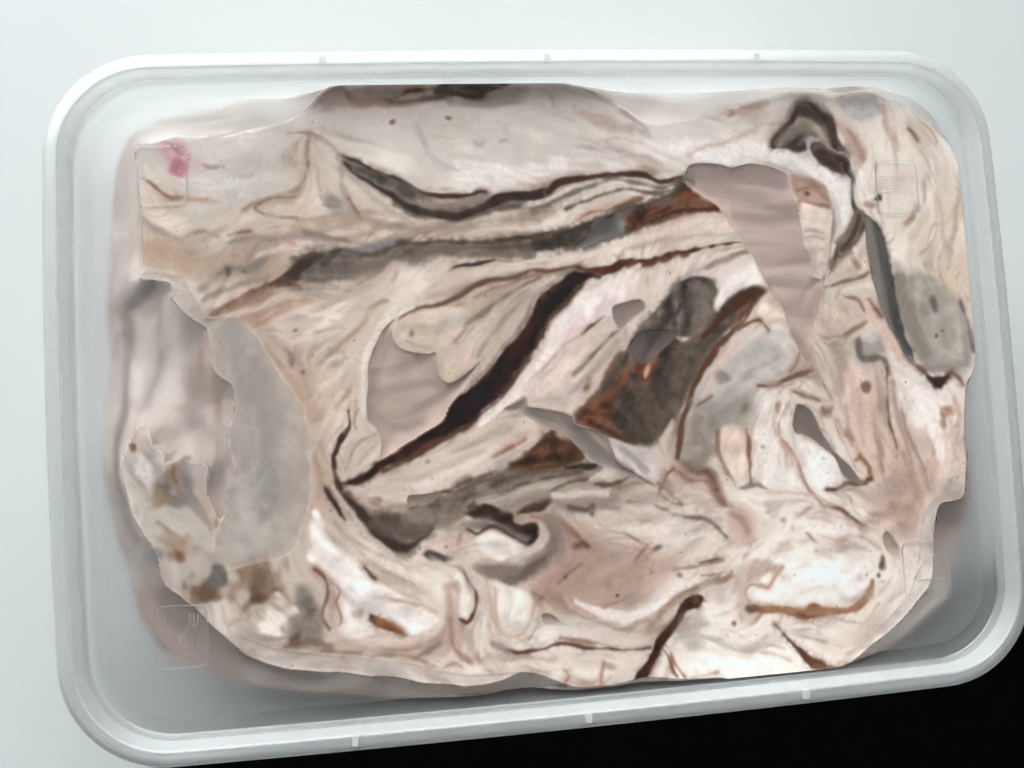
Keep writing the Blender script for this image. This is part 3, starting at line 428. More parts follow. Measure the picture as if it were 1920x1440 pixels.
["S",[186,146,126],0.8,0.26,[[43.44,-6.59,0.31],[41.32,-9.47,0.31],[41.92,-12.51,0.41],[44.2,-16.84,0.41],[44.94,-20.68,0.41],[46.48,-23.77,0.41],[48.75,-25.72,0.31]]],
["S",[190,160,144],0.6,0.31,[[41.43,-5.47,0.31],[40.07,-9.4,0.31],[42.73,-15.55,0.31]]],
["E",[185,130,105],0.7,0.31,[41.06,-7.45,0.51,1.43,-0.17]],
["S",[112,82,70],0.92,0.31,[[49.23,-22.37,0.31],[51.71,-21.94,0.72],[53.89,-21.38,1.03],[55.97,-22.02,1.03],[57.96,-21.25,0.51]]],
["S",[150,125,112],0.7,0.51,[[52.73,-22.4,0.62],[55.89,-22.92,0.82]]],
["P",[228,208,190],0.88,0.5,[[29.56,-10.96],[32.25,-9.54],[34.69,-11.57],[35.17,-16.07],[34.68,-19.7],[31.54,-19.0],[29.36,-16.39]]],
["S",[160,114,94],0.88,0.25,[[34.53,-10.87,0.41],[34.73,-15.05,0.51],[34.93,-20.51,0.51]]],
["S",[165,120,100],0.8,0.4,[[29.05,-10.93,0.5],[28.98,-14.69,0.6],[29.88,-17.7,0.5],[31.95,-20.31,0.4]]],
["S",[218,206,194],0.7,0.51,[[37.01,-15.19,1.01],[36.7,-19.14,1.22]]],
["E",[150,148,146],0.7,0.2,[37.22,-13.71,0.41,0.41,-0.0]],
["P",[138,128,120],0.9,0.25,[[32.41,-21.13],[33.48,-20.51],[35.55,-20.55],[38.26,-21.82],[35.48,-21.43]]],
["S",[205,176,158],0.7,0.3,[[38.03,-22.0,0.3],[44.22,-23.12,0.4],[50.35,-25.54,0.4],[54.32,-28.81,0.4],[56.31,-30.46,0.3]]],
["S",[135,95,80],0.8,0.26,[[49.27,-25.76,0.31],[51.86,-26.44,0.41],[53.88,-27.78,0.31],[56.36,-29.96,0.2]]],
["P",[205,180,164],0.7,0.8,[[30.59,-24.64],[33.71,-24.37],[35.57,-26.96],[34.76,-30.84],[31.61,-31.58],[29.79,-28.51]]],
["S",[176,140,124],0.6,0.8,[[30.35,-25.12,0.6],[32.51,-26.55,1.4],[33.88,-28.81,1.0]]],
["E",[130,112,104],0.85,0.25,[37.73,-25.94,1.01,0.51,-0.26]],
["E",[140,128,120],0.8,0.25,[45.64,-31.46,0.92,0.41,-0.7]],
["E",[180,145,130],0.7,0.3,[40.17,-27.89,0.81,0.4,-0.0]],
["S",[205,170,152],0.7,0.31,[[46.11,-25.74,0.31],[42.78,-27.98,0.41],[42.1,-29.91,0.31]]],
["S",[150,138,130],0.7,0.3,[[19.53,-25.52,0.3],[21.83,-25.88,0.59],[25.35,-26.42,0.59]]],
["S",[138,118,108],0.9,0.25,[[21.82,-25.97,0.3],[24.34,-26.25,0.69],[27.12,-27.33,0.99],[28.44,-28.8,0.79],[29.48,-29.95,0.4]]],
["S",[205,192,182],0.7,0.4,[[23.23,-27.54,0.6],[26.2,-28.73,0.99]]],
["P",[240,236,230],0.9,0.6,[[39.08,-35.09],[43.13,-36.59],[49.53,-35.41],[56.86,-36.48],[57.03,-39.48],[55.15,-41.51],[51.97,-44.01],[46.7,-44.16],[40.53,-43.05],[34.37,-42.53],[32.61,-41.41],[33.1,-39.02],[35.75,-37.97],[39.92,-37.61]]],
["S",[180,116,76],0.92,0.3,[[33.05,-43.69,0.7],[36.33,-43.77,0.9],[39.9,-44.46,1.19],[43.46,-45.45,1.59],[45.1,-44.51,1.79],[47.12,-45.37,1.29],[50.79,-45.49,1.1],[54.03,-44.68,1.29],[56.31,-42.89,1.59],[57.28,-40.29,0.6]]],
["R","caramel_swirl"],
["S",[140,80,52],0.8,0.3,[[41.92,-45.12,0.5],[44.51,-45.35,1.21],[46.59,-45.52,0.6]]],
["S",[205,150,112],0.6,0.4,[[36.33,-43.77,0.4],[40.41,-44.51,0.4],[49.74,-45.5,0.4],[54.62,-44.04,0.6]]],
["E",[120,98,86],0.85,0.3,[33.24,-43.8,0.8,0.5,-0.0]],
["S",[208,168,148],0.8,0.25,[[33.14,-42.43,0.3],[32.56,-40.63,0.3],[33.59,-39.25,0.3],[36.64,-39.89,0.4],[38.65,-38.0,0.3],[39.8,-36.53,0.3]]],
["S",[215,180,165],0.6,0.41,[[48.59,-46.68,0.41],[54.84,-47.71,0.51],[58.3,-44.54,0.41]]],
["E",[205,170,185],0.7,0.51,[54.88,-39.7,0.92,0.72,-0.0]],
["E",[95,72,66],0.9,0.31,[59.48,-37.18,0.62,0.93,-0.26]],
["E",[95,75,68],0.8,0.21,[58.53,-39.4,0.31,0.31,-0.0]],
["E",[160,160,160],0.6,0.61,[47.48,-47.37,1.42,0.61,-0.0]],
["S",[170,170,168],0.6,0.41,[[48.58,-34.05,0.41],[51.71,-34.59,0.61],[53.9,-33.77,0.41]]],
["P",[110,68,49],0.97,0.25,[[37.43,-46.88],[39.37,-48.51],[41.27,-50.63],[43.21,-52.36],[45.87,-54.26],[47.15,-55.16],[50.18,-55.25],[48.14,-55.84],[46.03,-56.03],[43.96,-55.84],[43.02,-54.68],[41.53,-52.6],[39.96,-50.12]]],
["R","chocolate_ribbon"],
["S",[175,120,80],0.8,0.3,[[43.67,-55.62,0.4],[46.77,-55.91,0.5],[51.03,-55.23,0.5]]],
["S",[205,160,128],0.7,0.3,[[30.36,-48.01,0.3],[32.83,-49.19,0.4],[35.85,-49.95,0.3],[38.84,-51.19,0.3]]],
["E",[165,105,85],0.8,0.2,[29.8,-46.02,0.4,0.4,-0.0]],
["S",[215,185,162],0.6,0.49,[[27.8,-48.26,0.49],[31.7,-50.54,0.59],[36.72,-51.97,0.49],[39.68,-53.69,0.39]]],
["P",[62,36,28],0.98,0.2,[[21.01,-40.16],[22.66,-39.62],[24.23,-40.33],[23.17,-42.27],[21.13,-42.67],[19.99,-44.5],[18.13,-46.64],[16.39,-48.68],[14.87,-50.45],[13.43,-52.51],[13.03,-53.99],[10.66,-53.96],[12.19,-51.82],[13.63,-49.67],[14.77,-47.58],[16.89,-45.86],[18.71,-44.1],[19.85,-42.28]]],
["R","chocolate_ribbon"],
["S",[120,72,50],0.8,0.2,[[22.5,-40.38,0.3],[23.42,-41.61,0.3]]],
["S",[152,104,78],0.85,0.24,[[15.65,-49.19,0.29],[16.91,-51.21,0.49],[17.55,-53.37,0.58],[18.07,-54.56,0.29]]],
["S",[170,125,100],0.8,0.24,[[16.47,-48.88,0.29],[17.7,-51.29,0.29],[19.74,-54.91,0.29]]],
["S",[116,70,54],0.9,0.24,[[-12.05,-46.5,0.38],[-10.09,-47.24,0.66],[-7.71,-47.45,0.75],[-5.77,-47.25,0.47],[-3.81,-46.68,0.38],[-1.39,-46.71,0.38],[0.99,-47.49,0.28],[3.87,-48.31,0.38],[6.78,-48.77,0.47],[9.72,-48.94,0.38],[13.49,-48.9,0.38]]],
["R","chocolate_ribbon"],
["S",[165,118,98],0.7,0.24,[[-3.26,-45.69,0.29],[0.1,-46.28,0.38],[2.97,-47.1,0.38],[6.8,-48.39,0.29]]],
["S",[178,136,106],0.85,0.5,[[30.66,-37.36,0.6],[27.56,-37.89,1.2],[24.47,-38.41,1.39],[21.38,-39.13,1.49],[19.22,-41.26,1.29],[16.06,-43.39,1.0],[13.77,-44.82,0.5]]],
["S",[140,112,90],0.7,0.4,[[27.61,-37.12,0.4],[24.51,-37.84,0.6],[22.43,-38.63,0.5]]],
["S",[230,224,218],0.9,0.48,[[0.55,-39.22,0.48],[3.36,-41.07,1.15],[6.21,-42.55,1.73],[9.59,-43.51,1.92],[13.13,-42.47,1.92],[16.78,-40.29,1.73],[20.45,-38.09,0.96],[24.59,-36.68,0.48]]],
["S",[172,152,144],0.8,0.38,[[1.31,-42.6,0.48],[5.12,-44.07,0.86],[9.01,-44.79,0.86],[12.52,-44.14,0.77],[15.02,-43.97,0.48]]],
["S",[160,130,120],0.7,0.29,[[5.32,-41.05,0.29],[8.31,-40.54,0.48],[11.32,-40.02,0.29]]],
["S",[210,200,194],0.6,0.48,[[9.87,-46.67,0.77],[5.01,-45.77,0.77],[0.22,-44.4,0.58]]],
["S",[175,165,158],0.6,0.69,[[20.37,-46.16,1.96],[18.74,-47.94,1.57]]],
["E",[170,160,152],0.6,1.18,[21.87,-46.3,2.35,2.94,-0.52]],
["S",[205,178,162],0.7,0.38,[[-1.39,-39.06,0.57],[1.37,-41.66,0.77],[4.16,-43.8,0.57]]],
["S",[190,150,125],0.7,0.29,[[-2.62,-43.21,0.29],[1.23,-43.73,0.38],[3.13,-44.65,0.29]]],
["E",[150,140,135],0.8,0.29,[-4.3,-42.12,0.95,0.67,-0.52]],
["P",[50,38,34],0.97,0.28,[[-18.84,-22.29],[-16.41,-21.32],[-13.83,-21.41],[-11.66,-22.04],[-9.71,-23.13],[-10.14,-23.95],[-8.57,-25.02],[-6.33,-24.9],[-5.31,-25.64],[-5.72,-27.51],[-7.26,-29.01],[-9.39,-27.52],[-10.95,-26.17],[-12.78,-24.71],[-14.65,-24.01],[-17.1,-23.45]]],
["R","chocolate_ribbon"],
["S",[128,122,118],0.85,0.57,[[-17.35,-24.47,0.95],[-14.51,-24.77,0.95],[-12.16,-25.61,0.85],[-10.12,-26.9,0.95],[-7.96,-27.82,0.76]]],
["S",[118,78,64],0.92,0.24,[[-18.24,-25.16,0.38],[-16.68,-26.03,0.47],[-15.01,-25.3,0.47],[-13.09,-25.16,0.47],[-11.25,-26.43,0.47],[-9.42,-28.09,0.47],[-7.36,-29.0,0.38]]],
["P",[224,218,210],0.9,0.38,[[-16.71,-26.59],[-14.09,-25.84],[-11.76,-26.96],[-8.06,-29.42],[-10.52,-30.28],[-13.41,-30.62],[-16.19,-29.27]]],
["P",[60,44,38],0.96,0.24,[[-7.12,-21.79],[-5.42,-20.95],[-2.37,-20.49],[-3.53,-21.95],[-4.56,-22.83],[-6.21,-22.81],[-9.31,-22.97]]],
["R","chocolate_ribbon"],
["P",[176,152,138],0.95,0.19,[[-9.9,-23.12],[-8.44,-22.84],[-6.91,-23.23],[-4.15,-24.1],[-5.64,-24.57],[-8.27,-24.85],[-9.95,-23.97]]],
["S",[140,126,116],0.9,0.77,[[-3.58,-24.33,0.96],[-2.39,-27.09,2.12],[-3.76,-30.32,2.69],[-6.79,-32.46,3.08],[-10.7,-33.38,3.27],[-14.5,-32.98,2.12],[-16.84,-32.23,0.58]]],
["S",[110,98,88],0.6,0.57,[[-4.8,-31.48,0.96],[-8.29,-33.29,1.53],[-11.72,-34.43,1.34]]],
["S",[200,186,174],0.85,0.38,[[-5.01,-25.37,0.58],[-4.95,-27.66,0.86],[-6.82,-29.61,0.77],[-10.55,-30.84,0.67]]],
["S",[160,134,122],0.8,0.38,[[-6.25,-23.47,0.48],[-2.44,-24.7,0.67],[-0.61,-26.75,0.58],[-1.31,-30.04,0.58]]],
["S",[168,126,100],0.8,0.34,[[-1.0,-25.09,0.39],[0.85,-26.86,0.68],[2.63,-29.57,0.58],[3.56,-30.41,0.29]]],
["E",[120,90,70],0.8,0.39,[1.64,-29.78,1.35,0.58,-0.26]],
["S",[215,195,180],0.6,0.39,[[-0.64,-27.22,0.48],[-0.34,-30.11,0.58],[-1.43,-31.93,0.48]]],
["S",[168,128,110],0.85,0.24,[[5.83,-25.78,0.29],[7.73,-27.08,0.39],[10.13,-28.22,0.39],[12.53,-29.55,0.49],[14.38,-30.27,0.29]]],
["S",[170,130,112],0.7,0.24,[[14.18,-30.26,0.39],[12.89,-31.6,0.29],[11.8,-32.96,0.29]]],
["E",[110,100,94],0.85,0.29,[16.43,-30.91,0.88,0.49,-0.0]],
["E",[80,65,60],0.85,0.15,[7.9,-39.26,0.29,0.29,-0.0]],
["S",[170,128,110],0.8,0.29,[[1.91,-33.15,0.29],[-0.64,-34.85,0.39],[-2.18,-36.15,0.39]]],
["E",[110,85,75],0.85,0.19,[-0.95,-35.11,0.29,0.48,-0.0]],
["S",[165,122,104],0.8,0.29,[[-7.07,-36.98,0.29],[-5.21,-38.08,0.48],[-6.18,-38.18,0.29]]],
["S",[165,142,130],0.7,0.39,[[5.6,-36.78,0.29],[6.63,-36.2,0.48],[6.55,-37.34,0.29]]],
["S",[180,150,136],0.6,0.48,[[-4.11,-35.99,0.57],[-1.06,-33.86,0.76],[2.07,-30.77,0.57]]],
["S",[120,80,66],0.85,0.25,[[23.75,-34.38,0.3],[26.32,-33.9,0.4],[27.87,-33.73,0.3]]],
["S",[150,125,112],0.7,0.29,[[18.64,-35.24,0.29],[23.71,-34.86,0.39],[28.88,-33.81,0.49]]],
["S",[130,105,92],0.8,0.3,[[24.09,-36.64,0.3],[26.12,-36.7,0.49],[28.68,-36.42,0.3]]],
["S",[215,190,172],0.7,0.39,[[20.52,-37.03,0.3],[25.7,-35.51,0.49],[31.83,-35.5,0.39]]],
["S",[180,140,118],0.7,0.3,[[25.52,-37.92,0.3],[29.13,-37.24,0.4],[29.92,-36.33,0.3]]],
["E",[140,120,110],0.85,0.25,[19.77,-36.29,0.69,0.49,-0.52]],
["S",[105,92,84],0.8,0.39,[[0.63,-22.53,0.39],[3.54,-23.21,0.48],[5.07,-22.36,0.58],[4.68,-23.78,0.39]]],
["S",[150,135,130],0.6,0.39,[[6.55,-22.46,0.49],[9.48,-23.15,0.49]]],
["S",[200,185,172],0.7,0.49,[[5.44,-24.31,0.58],[11.33,-25.22,0.78],[17.27,-26.13,0.78]]],
["P",[122,112,102],0.93,0.92,[[-39.81,-15.76],[-38.54,-17.9],[-36.33,-19.92],[-33.62,-21.32],[-30.83,-21.24],[-27.04,-20.29],[-22.24,-18.55],[-17.37,-16.33],[-12.51,-15.13],[-9.14,-15.16],[-4.74,-14.67],[0.17,-14.41],[4.08,-14.86],[6.8,-15.61],[5.72,-16.9],[1.96,-17.13],[-1.96,-17.07],[-5.87,-17.29],[-9.8,-18.17],[-12.75,-19.21],[-15.2,-20.27],[-17.65,-21.43],[-18.67,-22.58],[-21.09,-23.44],[-23.51,-24.58],[-25.95,-26.28],[-27.42,-27.57],[-28.43,-28.89],[-30.72,-28.25],[-33.42,-26.65],[-35.61,-24.16],[-37.31,-21.24],[-39.02,-18.33]]],
["S",[60,48,42],0.92,0.55,[[-39.74,-16.14,0.55],[-38.11,-18.67,0.83],[-36.4,-21.31,1.29],[-34.67,-23.76,1.85],[-32.46,-25.98,1.85],[-30.21,-27.36,1.29],[-28.34,-27.22,0.74],[-26.4,-25.87,0.46],[-24.25,-24.34,0.37]]],
["S",[74,62,54],0.7,0.74,[[-34.57,-21.72,0.93],[-30.95,-23.57,2.04],[-28.21,-24.71,1.67]]],
["S",[134,122,110],0.6,0.65,[[-29.04,-22.77,1.31],[-25.26,-22.11,1.68],[-21.4,-20.5,1.31]]],
["S",[118,78,60],0.85,0.37,[[-27.99,-20.51,0.37],[-25.13,-19.77,0.47],[-21.27,-18.15,0.65],[-17.38,-16.52,0.65],[-12.52,-15.32,0.56],[-9.62,-15.12,0.37]]],
["P",[138,88,60],0.95,0.38,[[-10.26,-14.6],[-8.25,-13.3],[-6.18,-11.22],[-4.14,-9.71],[-1.45,-8.81],[0.47,-9.6],[2.98,-11.88],[4.32,-14.1],[1.79,-15.1],[-1.86,-15.53],[-5.79,-15.85],[-8.97,-15.55]]],
["S",[96,58,40],0.75,0.39,[[-5.52,-11.55,0.58],[-3.47,-9.94,0.97],[-1.46,-9.1,0.77]]],
["S",[178,118,80],0.7,0.48,[[-6.62,-13.59,0.77],[-3.64,-12.63,0.96],[-1.13,-11.63,0.77]]],
["E",[225,195,168],0.8,0.39,[-0.34,-9.94,1.17,0.49,-0.44]],
["S",[84,60,48],0.75,0.58,[[-5.76,-15.38,0.58],[-0.85,-14.93,0.96],[3.13,-14.22,0.96]]],
["S",[196,120,105],0.7,0.38,[[-10.92,-12.65,0.38],[-8.91,-11.34,0.58],[-6.86,-9.54,0.48]]],
["S",[54,44,39],0.9,0.29,[[0.08,-15.76,0.29],[3.03,-15.76,0.68],[5.23,-15.42,0.78],[6.67,-14.64,0.58]]],
["S",[96,84,75],0.7,0.38,[[-17.67,-21.71,0.47],[-12.76,-19.49,0.57],[-7.85,-17.92,0.57],[-1.97,-17.16,0.57],[2.97,-16.72,0.47]]],
["S",[190,180,168],0.7,0.47,[[-15.72,-20.9,0.76],[-9.85,-19.12,1.14],[-4.0,-18.56,1.14],[1.89,-18.29,0.76]]],
["S",[110,98,88],0.8,0.29,[[-3.11,-19.87,0.29],[-1.09,-18.76,0.39],[1.9,-18.09,0.48],[4.86,-18.0,0.39]]],
["S",[150,138,128],0.7,0.48,[[-11.93,-21.64,0.95],[-8.02,-20.77,1.14],[-3.13,-20.15,0.95],[0.75,-20.61,0.57]]],
["S",[206,194,182],0.85,0.39,[[4.86,-18.0,0.49],[7.9,-17.04,0.98],[10.43,-16.43,1.17],[11.35,-17.47,0.59]]],
["S",[105,84,72],0.85,0.29,[[5.8,-18.84,0.39],[8.24,-19.39,0.59],[10.26,-18.85,0.78],[11.82,-17.98,0.49]]],
["S",[150,125,110],0.8,0.39,[[8.68,-20.19,0.49],[11.72,-19.43,0.68],[14.74,-19.15,0.59]]],
["S",[128,90,72],0.85,0.3,[[17.21,-21.26,0.3],[17.95,-19.37,0.49],[18.67,-17.75,0.4],[20.15,-16.87,0.4]]],
["S",[160,125,105],0.8,0.4,[[16.94,-19.3,0.4],[18.68,-20.39,0.59],[21.03,-22.99,0.4]]],
["S",[150,112,95],0.8,0.3,[[18.08,-21.81,0.3],[19.7,-23.09,0.4],[21.49,-23.61,0.3]]],
["S",[140,100,82],0.8,0.4,[[23.97,-17.32,0.6],[26.95,-18.5,0.8],[28.26,-21.53,0.6],[29.14,-23.56,0.3]]],
["E",[120,92,80],0.7,0.6,[23.97,-17.32,1.6,0.8,-0.35]],
["S",[190,165,150],0.7,0.4,[[21.88,-18.16,0.5],[25.86,-19.41,0.6],[27.68,-22.48,0.4]]],
["S",[196,178,166],0.7,0.46,[[-36.21,-17.59,0.56],[-30.58,-16.39,0.93],[-22.95,-14.25,0.93],[-15.2,-11.9,0.74]]],
["S",[225,212,202],0.7,0.47,[[-31.64,-18.84,0.56],[-24.96,-16.48,0.93],[-17.22,-13.68,0.93],[-11.35,-11.66,0.75]]],
["S",[175,150,135],0.6,0.38,[[-19.96,-11.6,0.28],[-15.1,-10.0,0.47],[-9.17,-7.48,0.38]]],
["S",[180,168,158],0.6,0.48,[[-17.03,-10.35,0.48],[-12.12,-8.45,0.76],[-8.14,-6.58,0.57]]],
["S",[175,115,100],0.7,0.29,[[-12.87,-13.0,0.29],[-10.88,-11.98,0.38],[-8.88,-10.86,0.29]]],
["E",[170,135,118],0.75,0.47,[-33.32,-19.01,0.74,0.65,-0.0]],
["E",[130,115,108],0.8,0.28,[-24.58,-12.92,0.66,0.38,0.26]],
["E",[165,125,108],0.7,0.28,[-29.05,-17.52,0.66,0.28,-0.0]],
["S",[205,196,186],0.85,0.28,[[-40.92,-15.87,0.37],[-39.47,-18.3,0.55],[-38.04,-20.91,0.65],[-36.05,-23.66,0.65],[-33.88,-26.43,0.46],[-31.21,-28.68,0.28]]],
["P",[56,43,39],0.97,0.23,[[-42.83,-15.65],[-41.71,-17.03],[-40.26,-19.36],[-39.08,-21.67],[-40.07,-21.23],[-41.52,-18.9],[-42.62,-16.97]]],
["R","chocolate_ribbon"],
["S",[72,52,44],0.95,0.19,[[-37.83,-3.14,0.19],[-37.84,-5.31,0.56],[-38.63,-6.3,0.93],[-39.6,-7.36,1.12],[-40.13,-8.92,0.65],[-40.61,-11.23,0.47],[-40.54,-13.57,0.56],[-40.05,-15.0,0.75],[-39.39,-16.44,0.75]]],
["R","chocolate_ribbon"],
["E",[50,40,36],0.9,0.28,[-39.42,-7.37,0.46,1.11,-0.35]],
["P",[206,194,180],0.9,0.28,[[-36.9,-3.2],[-35.56,-4.22],[-34.08,-6.28],[-32.64,-9.1],[-32.91,-10.78],[-35.02,-12.15],[-37.9,-14.21],[-39.47,-14.39],[-39.43,-11.49],[-38.33,-7.82]]],
["S",[165,140,122],0.8,0.28,[[-38.77,-13.22,0.28],[-37.7,-10.01,0.37],[-35.76,-8.25,0.46],[-33.39,-7.46,0.28]]],
["S",[180,160,144],0.7,0.28,[[-37.07,-12.39,0.28],[-34.92,-10.19,0.37],[-33.19,-8.88,0.28]]],
["S",[150,125,108],0.7,0.23,[[-36.22,-2.58,0.19],[-36.96,-4.42,0.28],[-36.75,-5.84,0.19]]],
["P",[228,221,215],0.92,0.46,[[-45.07,-20.69],[-43.75,-21.71],[-42.08,-25.07],[-39.5,-28.5],[-36.0,-32.01],[-31.54,-35.15],[-27.05,-38.3],[-23.47,-41.21],[-26.33,-42.25],[-29.16,-42.93],[-33.67,-40.69],[-36.5,-42.28],[-40.6,-41.92],[-42.09,-40.69],[-40.83,-37.13],[-41.11,-33.44],[-43.96,-30.08],[-45.88,-28.46],[-45.49,-23.89]]],
["S",[208,190,176],0.8,0.46,[[-41.98,-22.76,0.73],[-38.52,-27.19,1.1],[-34.12,-31.23,1.29],[-29.64,-34.38,1.1],[-26.0,-36.07,0.73]]],
["S",[182,170,158],0.7,0.37,[[-40.17,-23.36,0.37],[-36.71,-27.79,0.55],[-33.19,-31.31,0.55],[-29.57,-32.99,0.37]]],
["S",[224,212,200],0.8,0.37,[[-35.82,-28.32,0.46],[-31.33,-30.99,0.83],[-27.72,-33.14,0.92],[-24.51,-34.33,0.74]]],
["S",[205,180,160],0.7,0.37,[[-35.26,-35.76,0.37],[-29.79,-37.14,0.46],[-24.31,-39.46,0.46]]],
["S",[190,160,140],0.6,0.28,[[-35.25,-35.58,0.28],[-31.59,-36.25,0.28],[-27.98,-38.22,0.28]]],
["S",[105,82,74],0.9,0.18,[[-36.64,-30.11,0.28],[-35.79,-31.47,0.37],[-34.91,-32.28,0.37]]],
["S",[148,102,84],0.9,0.27,[[-45.24,-30.35,0.27],[-43.85,-31.75,0.46],[-43.23,-34.0,0.55],[-44.08,-36.68,0.55],[-44.53,-38.65,0.55],[-43.36,-40.76,0.73]]],
["S",[205,172,152],0.8,0.37,[[-42.88,-32.37,0.37],[-42.35,-34.71,0.73],[-43.13,-37.85,0.82],[-42.61,-40.18,0.55]]],
["S",[175,128,108],0.8,0.18,[[-42.43,-32.59,0.18],[-41.23,-34.16,0.27],[-41.96,-36.12,0.27],[-41.28,-38.93,0.27],[-42.06,-40.23,0.18]]],
["P",[152,140,128],0.85,0.63,[[-48.52,-33.01],[-46.52,-32.54],[-44.77,-35.89],[-44.04,-39.79],[-44.57,-43.38],[-48.18,-43.6],[-49.78,-41.1],[-49.43,-37.32]]],
["E",[98,82,72],0.75,0.45,[-48.26,-41.24,0.81,1.99,-0.17]],
["E",[110,100,92],0.7,0.45,[-46.45,-37.11,0.63,1.99,0.17]],
["E",[130,128,124],0.7,0.54,[-46.92,-35.52,1.09,0.91,-0.0]],
["E",[90,82,76],0.85,0.18,[-45.73,-37.18,0.36,0.36,-0.0]],
["S",[130,105,90],0.6,0.45,[[-50.14,-43.15,0.54],[-46.52,-42.57,1.08],[-42.96,-43.8,0.72]]],
["E",[168,136,112],0.88,0.9,[-55.0,-31.57,3.6,3.96,-0.17]],
["E",[122,98,80],0.75,0.72,[-55.44,-33.36,1.62,2.34,-0.26]],
["E",[130,118,106],0.7,0.63,[-54.08,-30.74,1.26,1.62,-0.0]],
["E",[118,88,66],0.8,0.54,[-55.31,-34.55,1.26,0.72,-0.0]],
["E",[232,226,217],0.92,0.81,[-52.9,-38.83,2.52,3.77,-0.35]],
["E",[138,102,80],0.85,0.8,[-63.2,-32.71,1.6,3.2,-0.35]],
["E",[120,128,130],0.75,0.62,[-61.7,-30.4,0.89,1.43,-0.35]],
["E",[105,84,66],0.7,0.53,[-62.86,-33.01,0.71,1.96,-0.35]],
["P",[146,92,58],0.95,0.23,[[-36.13,-38.36],[-34.24,-39.26],[-31.83,-40.94],[-30.27,-43.01],[-32.18,-42.29],[-34.61,-41.07],[-36.1,-39.65]]],
["E",[190,132,90],0.8,0.28,[-34.01,-40.11,0.92,0.46,-0.61]],
["E",[165,138,122],0.75,0.46,[-37.56,-37.69,1.1,1.28,-0.0]],
["S",[214,200,188],0.7,0.37,[[-35.69,-44.46,0.46],[-32.01,-44.33,0.73],[-27.32,-43.37,0.73],[-22.5,-40.55,0.55]]],
["S",[190,150,128],0.7,0.28,[[-33.91,-45.54,0.28],[-30.22,-45.6,0.37],[-27.88,-45.16,0.28]]],
["S",[190,178,168],0.6,0.45,[[-41.15,-43.97,0.55],[-35.74,-45.37,0.73],[-30.31,-47.24,0.73]]],
["S",[140,128,118],0.7,0.28,[[-28.9,-46.91,0.28],[-26.53,-45.93,0.37],[-24.15,-45.04,0.37],[-26.54,-46.21,0.28]]],
["P",[232,226,218],0.92,0.38,[[-20.67,-33.05],[-19.25,-32.89],[-18.81,-35.26],[-18.21,-38.12],[-18.56,-40.89],[-19.92,-41.51],[-20.76,-39.77],[-20.39,-36.53]]],
["S",[122,72,56],0.92,0.23,[[-19.05,-32.81,0.38],[-18.41,-34.83,0.47],[-17.36,-36.32,0.56],[-17.49,-38.64,0.56],[-18.37,-40.9,0.56],[-19.18,-41.77,0.47],[-20.45,-40.91,0.28]]],
["R","chocolate_ribbon"],
["E",[205,170,155],0.7,0.37,[-20.72,-35.57,0.66,0.94,-0.0]],
["P",[230,224,215],0.9,0.47,[[-14.6,-34.67],[-10.85,-35.91],[-7.59,-37.59],[-7.25,-39.98],[-8.83,-42.2],[-10.79,-42.96],[-13.11,-41.83],[-14.34,-38.44]]],
["S",[200,175,155],0.8,0.28,[[-15.38,-35.07,0.28],[-14.92,-40.27,0.38],[-13.22,-43.69,0.38],[-10.37,-43.94,0.38],[-7.84,-41.81,0.38],[-7.0,-39.06,0.38]]],
["S",[205,185,168],0.8,0.28,[[-16.07,-35.49,0.28],[-15.56,-43.01,0.38],[-12.83,-45.12,0.47],[-9.0,-45.0,0.47]]],
["S",[190,155,132],0.7,0.29,[[-7.11,-37.63,0.38],[-6.1,-40.08,0.48],[-6.92,-42.36,0.38]]],
["S",[226,216,205],0.8,0.28,[[-15.57,-38.34,0.38],[-16.22,-42.96,0.47],[-16.76,-47.56,0.47]]],
["S",[180,165,158],0.7,0.56,[[-18.9,-43.65,1.12],[-18.57,-46.01,0.93]]],
["S",[190,155,130],0.7,0.28,[[-21.77,-44.33,0.28],[-21.15,-46.7,0.37],[-19.14,-47.81,0.28]]],
["S",[150,140,134],0.7,0.47,[[-14.77,-45.88,0.75],[-12.45,-46.84,0.75]]],
["S",[215,180,160],0.7,0.37,[[-22.19,-34.98,0.56],[-21.98,-39.66,0.75],[-22.75,-45.16,0.47]]],
["S",[195,148,125],0.7,0.28,[[-23.91,-49.22,0.28],[-22.0,-48.66,0.46],[-20.9,-49.04,0.28]]],
["S",[230,224,214],0.8,0.47,[[-4.12,-51.72,0.76],[-1.24,-51.99,0.95],[1.64,-52.54,1.14],[4.55,-52.81,0.76]]],
["S",[190,140,112],0.8,0.29,[[-2.61,-50.73,0.29],[-1.66,-52.51,0.38],[-2.31,-53.58,0.29]]],
["S",[200,150,120],0.8,0.29,[[5.16,-50.98,0.38],[4.34,-53.08,0.48],[4.46,-54.22,0.29]]],
["E",[165,155,148],0.75,0.29,[6.59,-51.59,0.96,0.48,-0.35]],
["S",[205,160,140],0.7,0.28,[[-7.94,-51.36,0.38],[-6.49,-51.12,0.38]]],
["P",[196,178,164],0.8,0.47,[[-26.56,-29.04],[-22.88,-30.26],[-20.9,-28.54],[-18.01,-27.82],[-20.03,-30.01],[-22.93,-31.19]]],
["S",[210,186,176],0.8,0.37,[[-26.52,-28.11,0.37],[-23.61,-26.45,0.84],[-20.74,-25.73,1.12],[-18.91,-26.81,0.93]]],
["S",[195,150,130],0.7,0.28,[[-19.33,-25.83,0.38],[-19.71,-27.69,0.38]]],
["E",[100,85,78],0.8,0.19,[-21.71,-27.82,0.28,0.28,-0.0]],
["S",[84,66,58],0.85,0.28,[[-25.63,-29.11,0.28],[-23.76,-29.25,0.47],[-22.42,-30.48,0.37]]],
